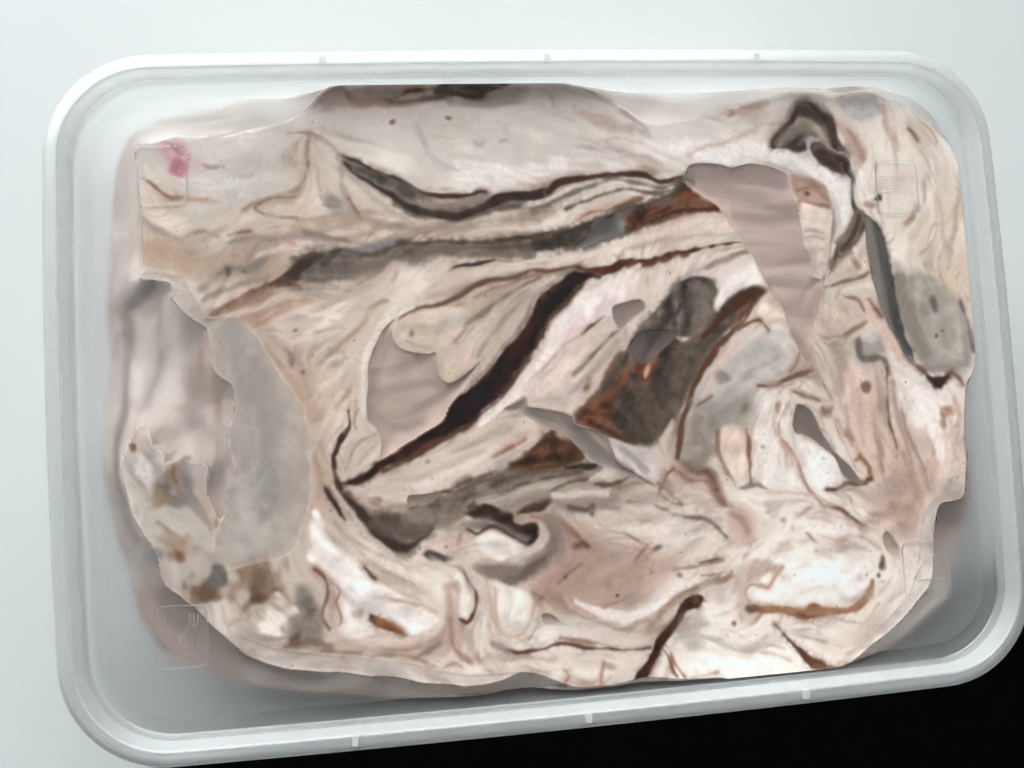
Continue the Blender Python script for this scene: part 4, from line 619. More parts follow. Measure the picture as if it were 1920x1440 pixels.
["S",[214,198,182],0.7,0.55,[[-57.59,14.96,0.55],[-51.14,17.51,1.1],[-43.73,19.11,1.29],[-37.2,19.81,0.92]]],
["S",[226,216,204],0.75,0.46,[[-47.36,9.79,0.74],[-43.15,11.49,1.3],[-38.4,14.13,1.11],[-35.47,16.87,0.56]]],
["S",[176,158,146],0.6,0.37,[[-47.43,18.78,0.37],[-41.97,17.14,0.47],[-36.33,18.34,0.37]]],
["S",[200,160,135],0.6,0.55,[[-53.15,12.88,0.74],[-48.49,15.51,1.11],[-43.81,17.21,0.74]]],
["S",[205,160,130],0.6,0.55,[[-51.5,9.05,0.74],[-48.93,5.17,1.11],[-46.41,0.34,0.92],[-44.75,-3.5,0.55]]],
["S",[150,130,118],0.75,0.37,[[-48.34,8.43,0.56],[-47.49,6.79,0.83],[-48.02,5.12,0.46]]],
["S",[180,150,125],0.6,0.47,[[-42.49,5.78,0.56],[-37.7,9.34,0.75],[-33.74,13.93,0.56]]],
["S",[215,200,184],0.7,0.46,[[-42.71,1.08,0.56],[-37.92,4.61,1.12],[-33.97,9.16,0.74]]],
["S",[185,160,138],0.6,0.46,[[-44.75,-3.5,0.74],[-40.08,-1.89,0.74],[-37.13,1.73,0.55]]],
["S",[195,165,140],0.6,0.55,[[-44.51,-8.19,0.74],[-43.35,-12.92,0.92],[-44.02,-17.52,0.74]]],
["S",[150,136,124],0.6,0.28,[[-40.08,-1.89,0.28],[-38.15,-0.11,0.28],[-36.95,1.72,0.19]]],
["S",[185,160,130],0.7,0.38,[[-33.69,14.88,0.47],[-31.78,15.57,0.76],[-30.34,16.18,0.47]]],
["E",[105,92,86],0.8,0.19,[-46.63,11.74,0.46,0.37,-0.0]],
["E",[115,104,98],0.8,0.28,[-46.05,4.17,0.46,0.46,-0.0]],
["E",[150,138,130],0.6,0.47,[-40.21,5.19,0.93,0.47,0.52]],
["S",[170,128,106],0.7,0.4,[[20.43,-17.09,0.4],[23.83,-19.27,0.7],[26.84,-19.96,0.7],[28.19,-22.51,0.5],[29.41,-24.07,0.3]]],
["S",[120,90,76],0.7,0.4,[[24.04,-16.34,0.5],[26.5,-17.68,0.6]]],
["S",[214,198,186],0.7,0.6,[[22.71,-20.66,0.99],[25.65,-22.33,0.99]]],
["S",[190,165,145],0.7,0.24,[[-14.18,-35.64,0.19],[-14.03,-41.28,0.28],[-12.27,-43.77,0.28],[-9.39,-43.55,0.28],[-7.5,-40.9,0.28],[-6.66,-38.14,0.19]]],
["S",[180,150,128],0.7,0.24,[[-6.36,-37.98,0.29],[-5.53,-40.13,0.38],[-6.66,-42.85,0.29],[-8.52,-45.04,0.29]]],
["S",[190,150,130],0.7,0.28,[[-22.03,-40.59,0.28],[-21.95,-44.31,0.37],[-20.99,-47.36,0.37],[-18.7,-48.31,0.28]]],
["S",[230,220,210],0.75,0.47,[[-45.82,13.5,0.56],[-40.23,14.68,1.12],[-36.4,16.91,0.75]]],
["S",[178,150,132],0.6,0.37,[[-52.96,17.59,0.28],[-47.43,18.78,0.46],[-41.84,19.99,0.37]]],
["S",[172,144,124],0.6,0.37,[[-56.73,13.98,0.37],[-51.22,15.63,0.55],[-45.65,17.29,0.37]]],
["S",[188,160,140],0.6,0.47,[[-38.71,7.49,0.37],[-34.77,12.06,0.56],[-31.77,15.76,0.37]]],
["S",[165,140,124],0.6,0.28,[[-43.88,-4.48,0.28],[-40.1,-2.36,0.37],[-37.68,-0.13,0.28]]],
["S",[220,204,188],0.65,0.55,[[-44.09,-9.14,0.74],[-42.05,-4.59,0.92],[-39.07,-0.06,0.74]]],
["S",[196,176,164],0.6,0.43,[[67.39,47.23,0.43],[68.59,41.92,0.54],[69.69,35.57,0.43]]],
["S",[190,168,154],0.6,0.44,[[75.34,36.49,0.33],[77.46,29.04,0.44],[77.34,21.67,0.44]]],
["S",[202,182,168],0.6,0.55,[[81.97,35.27,0.44],[82.53,26.77,0.66],[82.41,18.34,0.55]]],
["S",[236,230,224],0.75,0.7,[[33.07,-32.67,1.0],[39.12,-34.61,1.4],[45.39,-34.6,1.2]]],
["S",[238,232,226],0.75,0.81,[[41.7,-28.39,1.22],[47.92,-29.34,1.82],[54.11,-31.29,1.22]]],
["S",[240,235,229],0.75,0.79,[[24.67,-49.43,1.38],[29.78,-48.92,1.77],[34.86,-49.38,1.18]]],
["S",[182,142,120],0.65,0.29,[[21.22,-55.34,0.29],[25.31,-54.48,0.29]]],
["S",[228,220,212],0.7,0.56,[[-13.57,-49.72,0.94],[-7.85,-49.78,1.13],[-2.12,-50.59,0.94]]],
["S",[176,140,122],0.6,0.27,[[-35.78,-46.28,0.27],[-31.19,-46.43,0.37],[-26.62,-47.58,0.27]]],
["S",[170,136,118],0.65,0.27,[[-48.42,-44.85,0.27],[-42.99,-44.44,0.45],[-37.58,-45.48,0.27]]],
["S",[152,120,102],0.7,0.29,[[11.52,-22.33,0.29],[14.98,-23.05,0.39],[18.41,-24.27,0.29]]],
["S",[168,150,142],0.6,0.38,[[-6.02,-19.67,0.38],[-0.25,-21.03,0.58],[5.66,-20.95,0.38]]],
["S",[226,217,209],0.7,0.58,[[5.31,-26.22,0.78],[11.17,-27.62,0.97],[18.1,-28.62,0.78]]],
["S",[200,168,150],0.6,0.48,[[1.67,-36.94,0.48],[7.66,-35.51,0.58],[13.71,-34.08,0.48]]],
["S",[224,212,204],0.7,0.48,[[-2.17,-20.41,0.58],[2.74,-20.27,0.87],[7.66,-20.61,0.58]]],
["S",[150,118,100],0.7,0.31,[[44.69,-4.14,0.31],[46.72,-5.26,0.41],[49.3,-6.11,0.31]]],
["S",[192,160,142],0.65,0.42,[[54.55,-7.21,0.31],[54.95,-11.28,0.52],[55.47,-15.35,0.42]]],
["S",[198,168,150],0.6,0.53,[[70.73,-14.26,0.42],[71.36,-19.4,0.63],[70.35,-24.41,0.53]]],
["S",[236,228,222],0.75,0.63,[[69.1,-8.03,1.06],[71.46,-12.26,1.48],[72.63,-17.44,1.06]]],
["S",[205,176,158],0.6,0.42,[[73.48,-8.28,0.32],[75.84,-12.52,0.42],[75.82,-18.66,0.42]]],
["S",[120,108,98],0.6,0.86,[[-33.34,22.07,0.95],[-26.61,24.24,1.33],[-18.93,24.56,1.33],[-11.2,24.29,1.14],[-3.35,24.22,0.95]]],
["S",[150,132,120],0.6,0.86,[[-31.98,30.42,0.77],[-24.44,29.22,1.15],[-14.8,29.32,1.15],[-6.92,30.46,1.15],[1.06,31.42,0.96]]],
["S",[168,146,130],0.55,0.85,[[-45.06,30.62,0.94],[-39.46,31.22,1.13],[-32.88,31.42,0.94]]],
["S",[150,126,110],0.6,0.64,[[-60.73,15.09,0.92],[-56.62,16.8,1.28],[-51.09,18.64,1.1]]],
["S",[96,84,76],0.55,0.8,[[13.98,-0.99,1.59],[16.22,-5.05,2.39],[17.96,-9.09,1.59]]],
["S",[110,98,88],0.55,0.74,[[-34.65,-23.3,1.3],[-29.16,-25.1,1.85],[-25.36,-23.98,1.11]]],
["S",[140,122,110],0.55,0.85,[[-19.62,-22.51,0.94],[-21.63,-24.72,1.13],[-18.78,-24.46,0.76]]],
["S",[156,136,124],0.55,0.77,[[-2.35,-23.27,0.96],[-0.7,-28.17,1.35],[-1.91,-31.89,1.16]]],
["S",[170,140,122],0.55,0.79,[[17.88,-17.41,1.19],[19.65,-20.94,1.19]]],
["S",[150,136,126],0.55,0.9,[[25.06,-16.41,1.4],[27.31,-13.59,1.4],[24.54,-9.48,1.0]]],
["S",[216,208,198],0.9,0.38,[[-26.11,15.52,0.57],[-28.53,14.47,1.15],[-30.81,12.36,1.34],[-32.72,9.87,1.43],[-34.01,6.5,1.34],[-34.86,2.55,1.24],[-35.41,-1.2,1.24],[-35.17,-3.86,0.96],[-33.81,-6.39,0.57]]],
["P",[206,191,174],0.95,0.29,[[-29.32,12.01],[-26.19,13.98],[-22.34,14.88],[-18.51,14.82],[-15.51,13.33],[-16.59,11.25],[-18.67,8.44],[-21.63,6.75],[-24.67,6.71],[-27.48,7.32],[-29.11,8.74]]],
["E",[168,120,84],0.8,0.29,[-26.3,10.05,0.48,0.67,-0.0]],
["E",[192,190,192],0.7,0.58,[-19.15,11.84,1.73,1.15,0.52]],
["S",[180,160,142],0.7,0.29,[[-27.4,8.85,0.29],[-25.57,7.81,0.38],[-22.75,7.19,0.29]]],
["S",[214,198,180],0.7,0.48,[[-26.26,12.64,0.76],[-22.42,13.24,0.95]]],
["E",[208,188,174],0.97,0.29,[-18.28,4.95,3.45,2.49,0.35]],
["E",[208,180,176],0.7,0.58,[-18.17,6.97,1.34,0.67,-0.0]],
["E",[206,188,166],0.8,0.38,[-19.37,2.7,1.53,1.34,-0.0]],
["S",[190,160,140],0.6,0.53,[[-70.54,-22.93,0.71],[-67.55,-24.96,1.06],[-65.4,-26.03,0.71]]],
["E",[205,172,150],0.6,0.71,[-67.55,-24.96,1.78,1.24,-0.0]],
["E",[165,105,72],0.7,0.44,[-67.6,-26.31,0.89,0.71,-0.52]],
["E",[142,138,138],0.7,0.79,[-72.6,-27.27,1.41,1.59,-0.0]],
["E",[130,118,104],0.8,1.07,[-68.65,-14.18,1.96,2.14,-0.0]],
["E",[150,144,142],0.7,1.07,[-66.28,-14.16,1.79,2.69,-0.0]],
["E",[178,150,120],0.6,0.89,[-70.73,-16.13,1.42,1.42,-0.0]],
["S",[165,122,84],0.9,0.22,[[-67.67,-11.24,0.45],[-67.88,-12.23,0.54],[-67.4,-13.54,0.54]]],
["E",[170,125,88],0.8,0.18,[-74.34,-7.08,0.36,0.53,-0.0]],
["E",[150,138,132],0.8,0.36,[-65.94,-9.8,0.54,0.54,-0.0]],
["S",[175,140,110],0.7,0.27,[[-61.22,-20.44,0.27],[-61.0,-21.64,0.45]]],
["S",[170,140,120],0.6,0.36,[[-59.86,-19.63,0.27],[-59.45,-20.57,0.27]]],
["S",[127,116,115],0.9,0.81,[[-77.49,16.28,0.9],[-76.58,17.63,1.79],[-74.34,18.93,2.33],[-72.12,19.77,1.97],[-70.76,20.64,0.9]]],
["S",[137,123,122],0.8,0.72,[[-77.07,15.8,1.26],[-76.96,11.19,1.44],[-77.66,5.71,1.08],[-77.23,0.2,1.26],[-78.21,-6.11,1.08],[-77.98,-12.47,0.9],[-76.87,-17.96,0.9],[-75.32,-23.47,1.08]]],
["S",[160,148,145],0.7,0.72,[[-70.44,17.37,0.72],[-71.28,10.92,1.09],[-72.38,4.52,1.09],[-73.7,-0.91,0.72]]],
["S",[233,231,224],0.7,0.72,[[-74.05,14.75,1.08],[-75.92,8.38,1.44],[-75.61,1.94,1.26]]],
["S",[217,210,203],0.6,0.72,[[-68.77,14.51,0.91],[-69.1,5.27,1.09],[-70.71,-2.91,1.09]]],
["S",[196,171,163],0.7,0.73,[[-61.77,11.4,0.73],[-62.11,4.91,0.73],[-63.38,-0.58,0.73]]],
["S",[171,162,156],0.6,0.91,[[-65.74,12.52,1.09],[-65.64,3.24,1.27],[-64.65,-6.03,1.27],[-61.4,-13.57,0.91]]],
["S",[196,187,179],0.6,0.72,[[-62.92,-7.05,0.9],[-61.4,-13.57,1.26]]],
["S",[203,190,179],0.7,0.74,[[-61.7,48.73,0.74],[-56.2,49.9,1.3],[-49.72,51.16,0.93]]],
["S",[223,205,199],0.6,0.73,[[-73.52,43.71,0.73],[-75.27,39.04,0.92],[-76.5,33.44,0.73],[-75.4,26.87,0.73]]],
["S",[137,123,117],0.7,0.71,[[-63.29,-39.73,0.71],[-59.93,-43.62,1.24],[-53.89,-47.32,1.06],[-45.03,-49.51,0.71]]],
["S",[217,183,170],0.6,0.88,[[-76.85,-30.51,0.7],[-73.66,-37.92,0.88],[-68.67,-43.71,0.88]]],
["S",[126,109,103],0.7,0.56,[[-9.94,-52.66,0.56],[-5.22,-53.86,0.75],[-2.39,-54.88,0.47]]],
["P",[202,179,167],0.98,0.29,[[-28.4,13.41],[-29.32,12.1],[-29.59,10.49],[-29.03,8.45],[-27.21,7.12],[-23.74,6.38],[-22.11,6.58],[-21.95,4.27],[-21.41,2.04],[-19.54,1.27],[-16.99,2.38],[-14.98,3.92],[-13.95,5.03],[-15.04,2.77],[-17.12,-0.01],[-18.43,-1.19],[-20.17,-3.29],[-21.53,-5.51],[-23.21,-6.65],[-26.41,-8.35],[-29.6,-10.05],[-32.49,-11.75],[-32.89,-10.5],[-32.52,-8.64],[-33.17,-6.72],[-34.64,-4.36],[-34.78,-1.52],[-34.16,1.57],[-34.01,4.69],[-33.41,7.23],[-32.37,9.37],[-31.35,10.95],[-29.77,12.51]]],  # pockets from here on: haze painted in, colours lightened against their shade
["S",[143,124,120],0.42,0.75,[[-33.32,3.42,0.94],[-29.53,4.18,0.94],[-24.72,5.85,0.75]]],
["S",[150,131,125],0.42,0.75,[[-33.51,-0.36,0.94],[-27.82,0.75,1.13],[-22.11,1.4,0.75]]],
["S",[131,114,109],0.42,0.76,[[-27.11,-3.57,0.94],[-22.26,-1.46,1.13],[-18.3,1.2,0.94],[-15.32,2.97,0.57]]],
["S",[142,122,116],0.42,0.75,[[-34.62,-4.08,0.75],[-31.0,-6.18,0.94],[-25.32,-5.57,0.94]]],
["S",[210,192,180],0.42,0.85,[[-31.17,9.03,0.95],[-29.9,6.1,1.14],[-31.5,2.38,0.76]]],
["S",[207,188,176],0.42,0.85,[[-31.79,-3.3,0.94],[-26.04,-1.25,0.94],[-21.26,-0.56,0.56]]],
["S",[197,179,167],0.42,0.84,[[-30.21,-9.07,0.94],[-26.34,-6.93,0.75]]],
["G",0.9,0.3,[[-28.4,13.41],[-29.32,12.1],[-29.59,10.49],[-29.03,8.45],[-27.21,7.12],[-23.74,6.38],[-22.11,6.58],[-21.95,4.27],[-21.41,2.04],[-19.54,1.27],[-16.99,2.38],[-14.98,3.92],[-13.95,5.03],[-15.04,2.77],[-17.12,-0.01],[-18.43,-1.19],[-20.17,-3.29],[-21.53,-5.51],[-23.21,-6.65],[-26.41,-8.35],[-29.6,-10.05],[-32.49,-11.75],[-32.89,-10.5],[-32.52,-8.64],[-33.17,-6.72],[-34.64,-4.36],[-34.78,-1.52],[-34.16,1.57],[-34.01,4.69],[-33.41,7.23],[-32.37,9.37],[-31.35,10.95],[-29.77,12.51]]],
["P",[207,182,171],0.98,0.31,[[26.81,38.94],[28.12,39.83],[30.22,39.99],[33.04,39.83],[35.72,39.15],[38.61,39.71],[41.47,39.55],[44.16,38.56],[46.62,37.15],[47.07,34.76],[47.83,30.92],[48.35,28.11],[49.06,23.66],[49.94,21.27],[49.98,17.77],[51.74,17.09],[52.18,15.84],[51.43,13.31],[50.03,9.28],[48.85,5.26],[48.22,0.22],[49.46,-1.57],[51.79,-4.32],[52.46,-6.59],[51.63,-6.34],[49.84,-2.19],[47.57,1.26],[45.7,4.39],[44.62,8.2],[43.6,12.61],[41.65,14.73],[40.75,16.8],[38.57,21.26],[37.31,22.73],[36.15,25.42],[33.63,29.58],[32.4,31.35],[31.04,32.71],[29.06,34.19],[27.06,35.26],[26.12,36.61]]],
["S",[131,116,113],0.42,0.82,[[26.92,37.61,1.44],[31.08,37.51,2.06],[36.34,37.6,2.06],[41.61,37.27,1.85],[45.74,35.62,1.44]]],
["S",[155,138,132],0.42,0.83,[[30.86,34.45,1.24],[36.09,34.32,1.65],[41.33,33.67,1.45]]],
["S",[122,102,97],0.42,0.73,[[42.23,31.59,0.84],[45.38,30.98,1.46],[47.49,30.72,1.05]]],
["S",[138,120,113],0.42,0.83,[[36.79,29.69,0.83],[42.03,29.02,1.25],[47.38,29.38,0.83]]],
["S",[216,198,189],0.42,0.93,[[35.55,27.17,1.03],[40.73,25.99,1.86],[48.16,25.75,1.66]]],
["S",[177,152,143],0.42,0.83,[[38.31,21.98,0.83],[43.62,22.31,1.04],[49.43,21.59,0.83]]],
["S",[210,192,183],0.42,0.83,[[40.22,19.36,1.04],[45.54,19.68,1.45],[49.76,19.01,1.04]]],
["S",[150,134,130],0.42,0.73,[[41.07,16.78,0.83],[45.3,16.62,1.45],[49.51,15.95,1.04]]],
["S",[196,156,147],0.42,0.83,[[41.88,13.7,1.04],[45.95,11.49,1.45],[49.58,10.32,1.24]]],
["S",[142,116,109],0.42,0.62,[[48.44,9.35,0.83],[50.28,12.33,0.83],[51.56,14.84,0.62]]],
["S",[153,131,125],0.42,0.62,[[45.54,6.43,1.04],[47.9,2.77,1.24],[50.1,-2.92,0.83]]],
["S",[72,78,76],0.42,0.51,[[26.88,37.1,0.82],[28.39,36.35,0.82]]],
["G",0.9,0.3,[[26.81,38.94],[28.12,39.83],[30.22,39.99],[33.04,39.83],[35.72,39.15],[38.61,39.71],[41.47,39.55],[44.16,38.56],[46.62,37.15],[47.07,34.76],[47.83,30.92],[48.35,28.11],[49.06,23.66],[49.94,21.27],[49.98,17.77],[51.74,17.09],[52.18,15.84],[51.43,13.31],[50.03,9.28],[48.85,5.26],[48.22,0.22],[49.46,-1.57],[51.79,-4.32],[52.46,-6.59],[51.63,-6.34],[49.84,-2.19],[47.57,1.26],[45.7,4.39],[44.62,8.2],[43.6,12.61],[41.65,14.73],[40.75,16.8],[38.57,21.26],[37.31,22.73],[36.15,25.42],[33.63,29.58],[32.4,31.35],[31.04,32.71],[29.06,34.19],[27.06,35.26],[26.12,36.61]]],
["P",[109,102,97],0.97,0.3,[[4.12,24.56],[6.79,27.06],[9.96,29.46],[12.56,30.39],[13.83,29.65],[14.01,27.84],[13.33,26.75],[9.71,25.67],[5.62,24.51]]],
["G",0.6,0.3,[[4.12,24.56],[6.79,27.06],[9.96,29.46],[12.56,30.39],[13.83,29.65],[14.01,27.84],[13.33,26.75],[9.71,25.67],[5.62,24.51]]],
["P",[155,134,125],0.97,0.2,[[10.59,13.0],[12.68,14.1],[15.75,14.57],[16.74,12.74],[13.98,10.87],[11.75,9.28]]],
["G",0.5,0.2,[[10.59,13.0],[12.68,14.1],[15.75,14.57],[16.74,12.74],[13.98,10.87],[11.75,9.28]]],
["P",[98,84,78],0.97,0.2,[[13.46,6.23],[16.36,8.78],[20.01,8.61],[22.55,8.29],[21.38,6.26],[18.37,4.02],[15.55,2.77],[14.31,3.92]]],
["G",0.5,0.2,[[13.46,6.23],[16.36,8.78],[20.01,8.61],[22.55,8.29],[21.38,6.26],[18.37,4.02],[15.55,2.77],[14.31,3.92]]],
["P",[165,148,136],0.97,0.29,[[-6.43,-2.43],[-5.76,-4.2],[-3.15,-4.74],[-0.53,-5.18],[1.94,-6.58],[2.53,-8.17],[7.68,-9.74],[9.0,-12.45],[10.01,-15.14],[13.15,-17.58],[17.49,-20.21],[13.76,-18.89],[9.91,-16.69],[6.03,-15.18],[3.52,-12.79],[0.46,-9.7],[-2.68,-8.15],[-4.96,-7.05],[-7.78,-5.34],[-10.43,-4.33],[-7.64,-3.04]]],
["S",[109,102,101],0.42,0.49,[[0.63,-7.09,0.78],[3.39,-10.16,1.37],[7.15,-13.31,1.17],[11.88,-17.01,0.78]]],
["G",0.7,0.3,[[-6.43,-2.43],[-5.76,-4.2],[-3.15,-4.74],[-0.53,-5.18],[1.94,-6.58],[2.53,-8.17],[7.68,-9.74],[9.0,-12.45],[10.01,-15.14],[13.15,-17.58],[17.49,-20.21],[13.76,-18.89],[9.91,-16.69],[6.03,-15.18],[3.52,-12.79],[0.46,-9.7],[-2.68,-8.15],[-4.96,-7.05],[-7.78,-5.34],[-10.43,-4.33],[-7.64,-3.04]]],
["P",[155,143,133],0.97,0.32,[[61.63,28.97],[63.51,27.87],[64.92,25.22],[65.65,21.03],[65.71,17.91],[66.37,13.01],[66.64,8.55],[67.86,5.09],[69.15,2.24],[69.55,-0.66],[68.01,0.55],[66.54,3.71],[64.35,8.65],[63.23,12.1],[62.17,16.28],[61.72,19.82],[61.45,24.29]]],
["S",[72,73,72],0.9,0.43,[[63.68,27.34,0.86],[64.96,23.13,1.5],[65.27,17.92,1.5],[65.8,12.72,1.39],[66.98,7.5,1.39],[68.71,2.26,1.07]]],
["G",0.8,0.3,[[61.63,28.97],[63.51,27.87],[64.92,25.22],[65.65,21.03],[65.71,17.91],[66.37,13.01],[66.64,8.55],[67.86,5.09],[69.15,2.24],[69.55,-0.66],[68.01,0.55],[66.54,3.71],[64.35,8.65],[63.23,12.1],[62.17,16.28],[61.72,19.82],[61.45,24.29]]],
["P",[149,132,122],0.97,0.26,[[44.78,-6.96],[46.85,-7.48],[48.23,-8.87],[49.35,-11.95],[50.93,-14.76],[52.45,-16.87],[54.83,-19.03],[56.4,-21.95],[55.25,-21.67],[52.94,-19.91],[51.77,-17.43],[49.42,-14.97],[47.14,-13.13],[44.82,-11.68],[44.19,-10.34]]],
["S",[80,68,60],0.9,0.26,[[44.5,-7.85,0.31],[44.2,-10.24,0.51],[44.93,-11.69,0.41]]],
["G",0.7,0.25,[[44.78,-6.96],[46.85,-7.48],[48.23,-8.87],[49.35,-11.95],[50.93,-14.76],[52.45,-16.87],[54.83,-19.03],[56.4,-21.95],[55.25,-21.67],[52.94,-19.91],[51.77,-17.43],[49.42,-14.97],[47.14,-13.13],[44.82,-11.68],[44.19,-10.34]]],
["P",[161,143,128],0.95,0.19,[[-28.46,-18.69],[-26.01,-18.48],[-21.3,-18.71],[-25.14,-19.86],[-28.37,-20.57]]],
["G",0.5,0.2,[[-28.46,-18.69],[-26.01,-18.48],[-21.3,-18.71],[-25.14,-19.86],[-28.37,-20.57]]],
["P",[195,174,160],0.95,0.26,[[60.52,-31.37],[61.74,-32.16],[62.64,-34.13],[63.09,-36.37],[61.42,-35.84],[60.27,-34.25],[59.99,-32.53]]],
["S",[142,117,104],0.42,0.31,[[60.7,-31.78,0.41],[61.47,-32.84,0.62],[62.61,-34.53,0.41]]],
["G",0.5,0.2,[[60.52,-31.37],[61.74,-32.16],[62.64,-34.13],[63.09,-36.37],[61.42,-35.84],[60.27,-34.25],[59.99,-32.53]]],
["P",[189,167,155],0.9,0.29,[[-5.79,-41.33],[-4.43,-41.16],[-2.59,-42.74],[-4.08,-43.27],[-5.69,-42.75]]],
["G",0.6,0.2,[[-5.79,-41.33],[-4.43,-41.16],[-2.59,-42.74],[-4.08,-43.27],[-5.69,-42.75]]],
["E",[90,84,82],0.9,0.37,[-24.25,-29.59,2.25,0.75,-0.14]],  # dark ellipse painted as a crisp shadow
["E",[215,200,188],0.8,0.56,[-24.81,-31.23,1.87,0.93,-0.17]],
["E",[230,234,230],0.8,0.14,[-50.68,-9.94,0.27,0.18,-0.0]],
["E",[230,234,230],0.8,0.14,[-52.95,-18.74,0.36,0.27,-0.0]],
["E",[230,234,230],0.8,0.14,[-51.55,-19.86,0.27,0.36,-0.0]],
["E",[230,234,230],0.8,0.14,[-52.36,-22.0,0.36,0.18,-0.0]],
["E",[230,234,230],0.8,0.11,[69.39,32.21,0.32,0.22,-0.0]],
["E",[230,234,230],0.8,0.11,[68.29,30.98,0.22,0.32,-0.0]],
["F",0.11,[180,173,167],0.5,[[-71.12,23.27],[-67.42,22.57],[-65.12,22.11],[-64.31,19.92],[-63.13,18.0],[-61.46,14.85],[-57.33,14.67],[-54.36,12.28],[-52.12,9.36],[-50.45,5.9],[-48.77,2.63],[-47.07,-0.28],[-45.91,-2.78],[-45.14,-6.0],[-45.05,-12.16],[-45.74,-19.25],[-47.52,-24.66],[-49.44,-27.27],[-54.87,-28.31],[-59.35,-29.04],[-62.41,-28.26],[-61.56,-24.51],[-60.64,-21.4],[-59.77,-19.72],[-59.11,-16.48],[-57.77,-11.98],[-58.69,-8.23],[-58.37,-4.56],[-57.28,-1.85],[-57.56,2.35],[-59.47,3.94],[-60.74,5.77],[-60.81,8.56],[-61.37,12.51],[-62.15,13.29],[-64.75,15.27],[-66.87,18.16],[-67.4,20.51],[-69.86,21.26],[-72.31,21.91]]],
["F",0.08,[206,199,192],0.12,[[-74.56,-5.7],[-73.99,-4.55],[-72.74,-3.53],[-71.62,-4.05],[-71.25,-5.9],[-71.12,-7.19],[-69.42,-8.75],[-69.21,-10.32],[-67.19,-10.08],[-65.43,-10.2],[-62.37,-11.13],[-62.53,-15.33],[-61.57,-18.14],[-61.56,-24.51],[-62.14,-28.28],[-61.22,-31.79],[-63.62,-37.0],[-67.41,-33.08],[-69.94,-30.63],[-70.99,-26.05],[-73.11,-21.84],[-75.11,-17.18],[-76.23,-11.68],[-76.33,-9.41]]],
["F",0.11,[198,190,184],0.4,[[-58.9,-40.11],[-56.3,-41.25],[-51.92,-42.99],[-44.8,-44.55],[-35.78,-46.28],[-28.49,-47.87],[-22.07,-49.85],[-15.52,-50.65],[-8.87,-50.9],[-11.82,-52.21],[-17.52,-52.5],[-23.12,-51.97],[-28.64,-50.8],[-32.29,-49.81],[-36.84,-49.11],[-41.34,-48.05],[-47.62,-47.19],[-52.06,-46.32],[-56.42,-44.3]]],
["F",0.11,[206,197,189],0.5,[[76.83,-19.75],[77.53,-22.86],[76.9,-26.08],[75.07,-26.77],[71.95,-27.26],[70.52,-31.0],[69.8,-36.49],[69.0,-41.64],[66.04,-44.4],[62.23,-48.55],[56.59,-52.0],[52.14,-54.55],[51.19,-53.28],[56.77,-49.85],[62.55,-44.9],[65.67,-40.17],[66.96,-34.26],[68.36,-28.32],[71.94,-25.03],[74.62,-22.16]]],
["E",[148,144,142],0.5,1.46,[-52.29,-9.56,1.28,5.48,-0.09]],
["E",[150,146,144],0.5,1.28,[-51.45,-15.35,1.09,2.73,-0.0]],
["E",[156,151,148],0.5,1.28,[-57.06,10.25,1.28,1.83,-0.0]],
["E",[160,154,150],0.45,1.65,[-54.56,0.79,1.28,4.58,0.17]],
["S",[196,182,170],0.5,0.46,[[-54.64,-1.07,0.46],[-53.56,-7.63,0.55],[-55.17,-13.99,0.46]]],
["E",[128,112,98],0.85,1.07,[-68.64,-13.82,1.96,2.14,-0.0]],
["E",[150,144,142],0.7,1.07,[-66.0,-13.72,1.61,2.69,-0.0]],
["E",[182,150,118],0.7,0.8,[-70.64,-16.13,1.33,1.24,-0.0]],
["S",[165,120,80],0.9,0.22,[[-67.67,-11.24,0.45],[-67.88,-12.23,0.54],[-67.4,-13.54,0.54]]],
["E",[170,122,84],0.9,0.18,[-74.34,-7.08,0.36,0.53,-0.0]],
["E",[150,138,132],0.8,0.36,[-65.94,-9.8,0.54,0.54,-0.0]],
["E",[196,158,132],0.7,0.8,[-67.26,-24.08,2.13,1.24,-0.35]],
["E",[165,106,74],0.75,0.44,[-67.69,-26.31,0.89,0.62,-0.52]],
["E",[140,136,136],0.75,0.79,[-72.06,-26.87,1.24,1.41,-0.0]],
["S",[175,142,120],0.6,0.44,[[-70.42,-19.77,0.36],[-67.89,-22.22,0.53],[-66.24,-25.06,0.36]]],
["E",[226,221,215],0.75,1.07,[-72.91,-10.99,2.31,2.31,-0.0]],
["E",[220,215,210],0.7,0.54,[-72.88,-5.07,1.07,1.07,-0.0]],
["E",[140,104,82],0.8,0.8,[-63.2,-32.71,1.42,3.02,-0.35]],
["E",[122,126,128],0.75,0.62,[-61.7,-30.4,0.8,1.25,-0.35]],
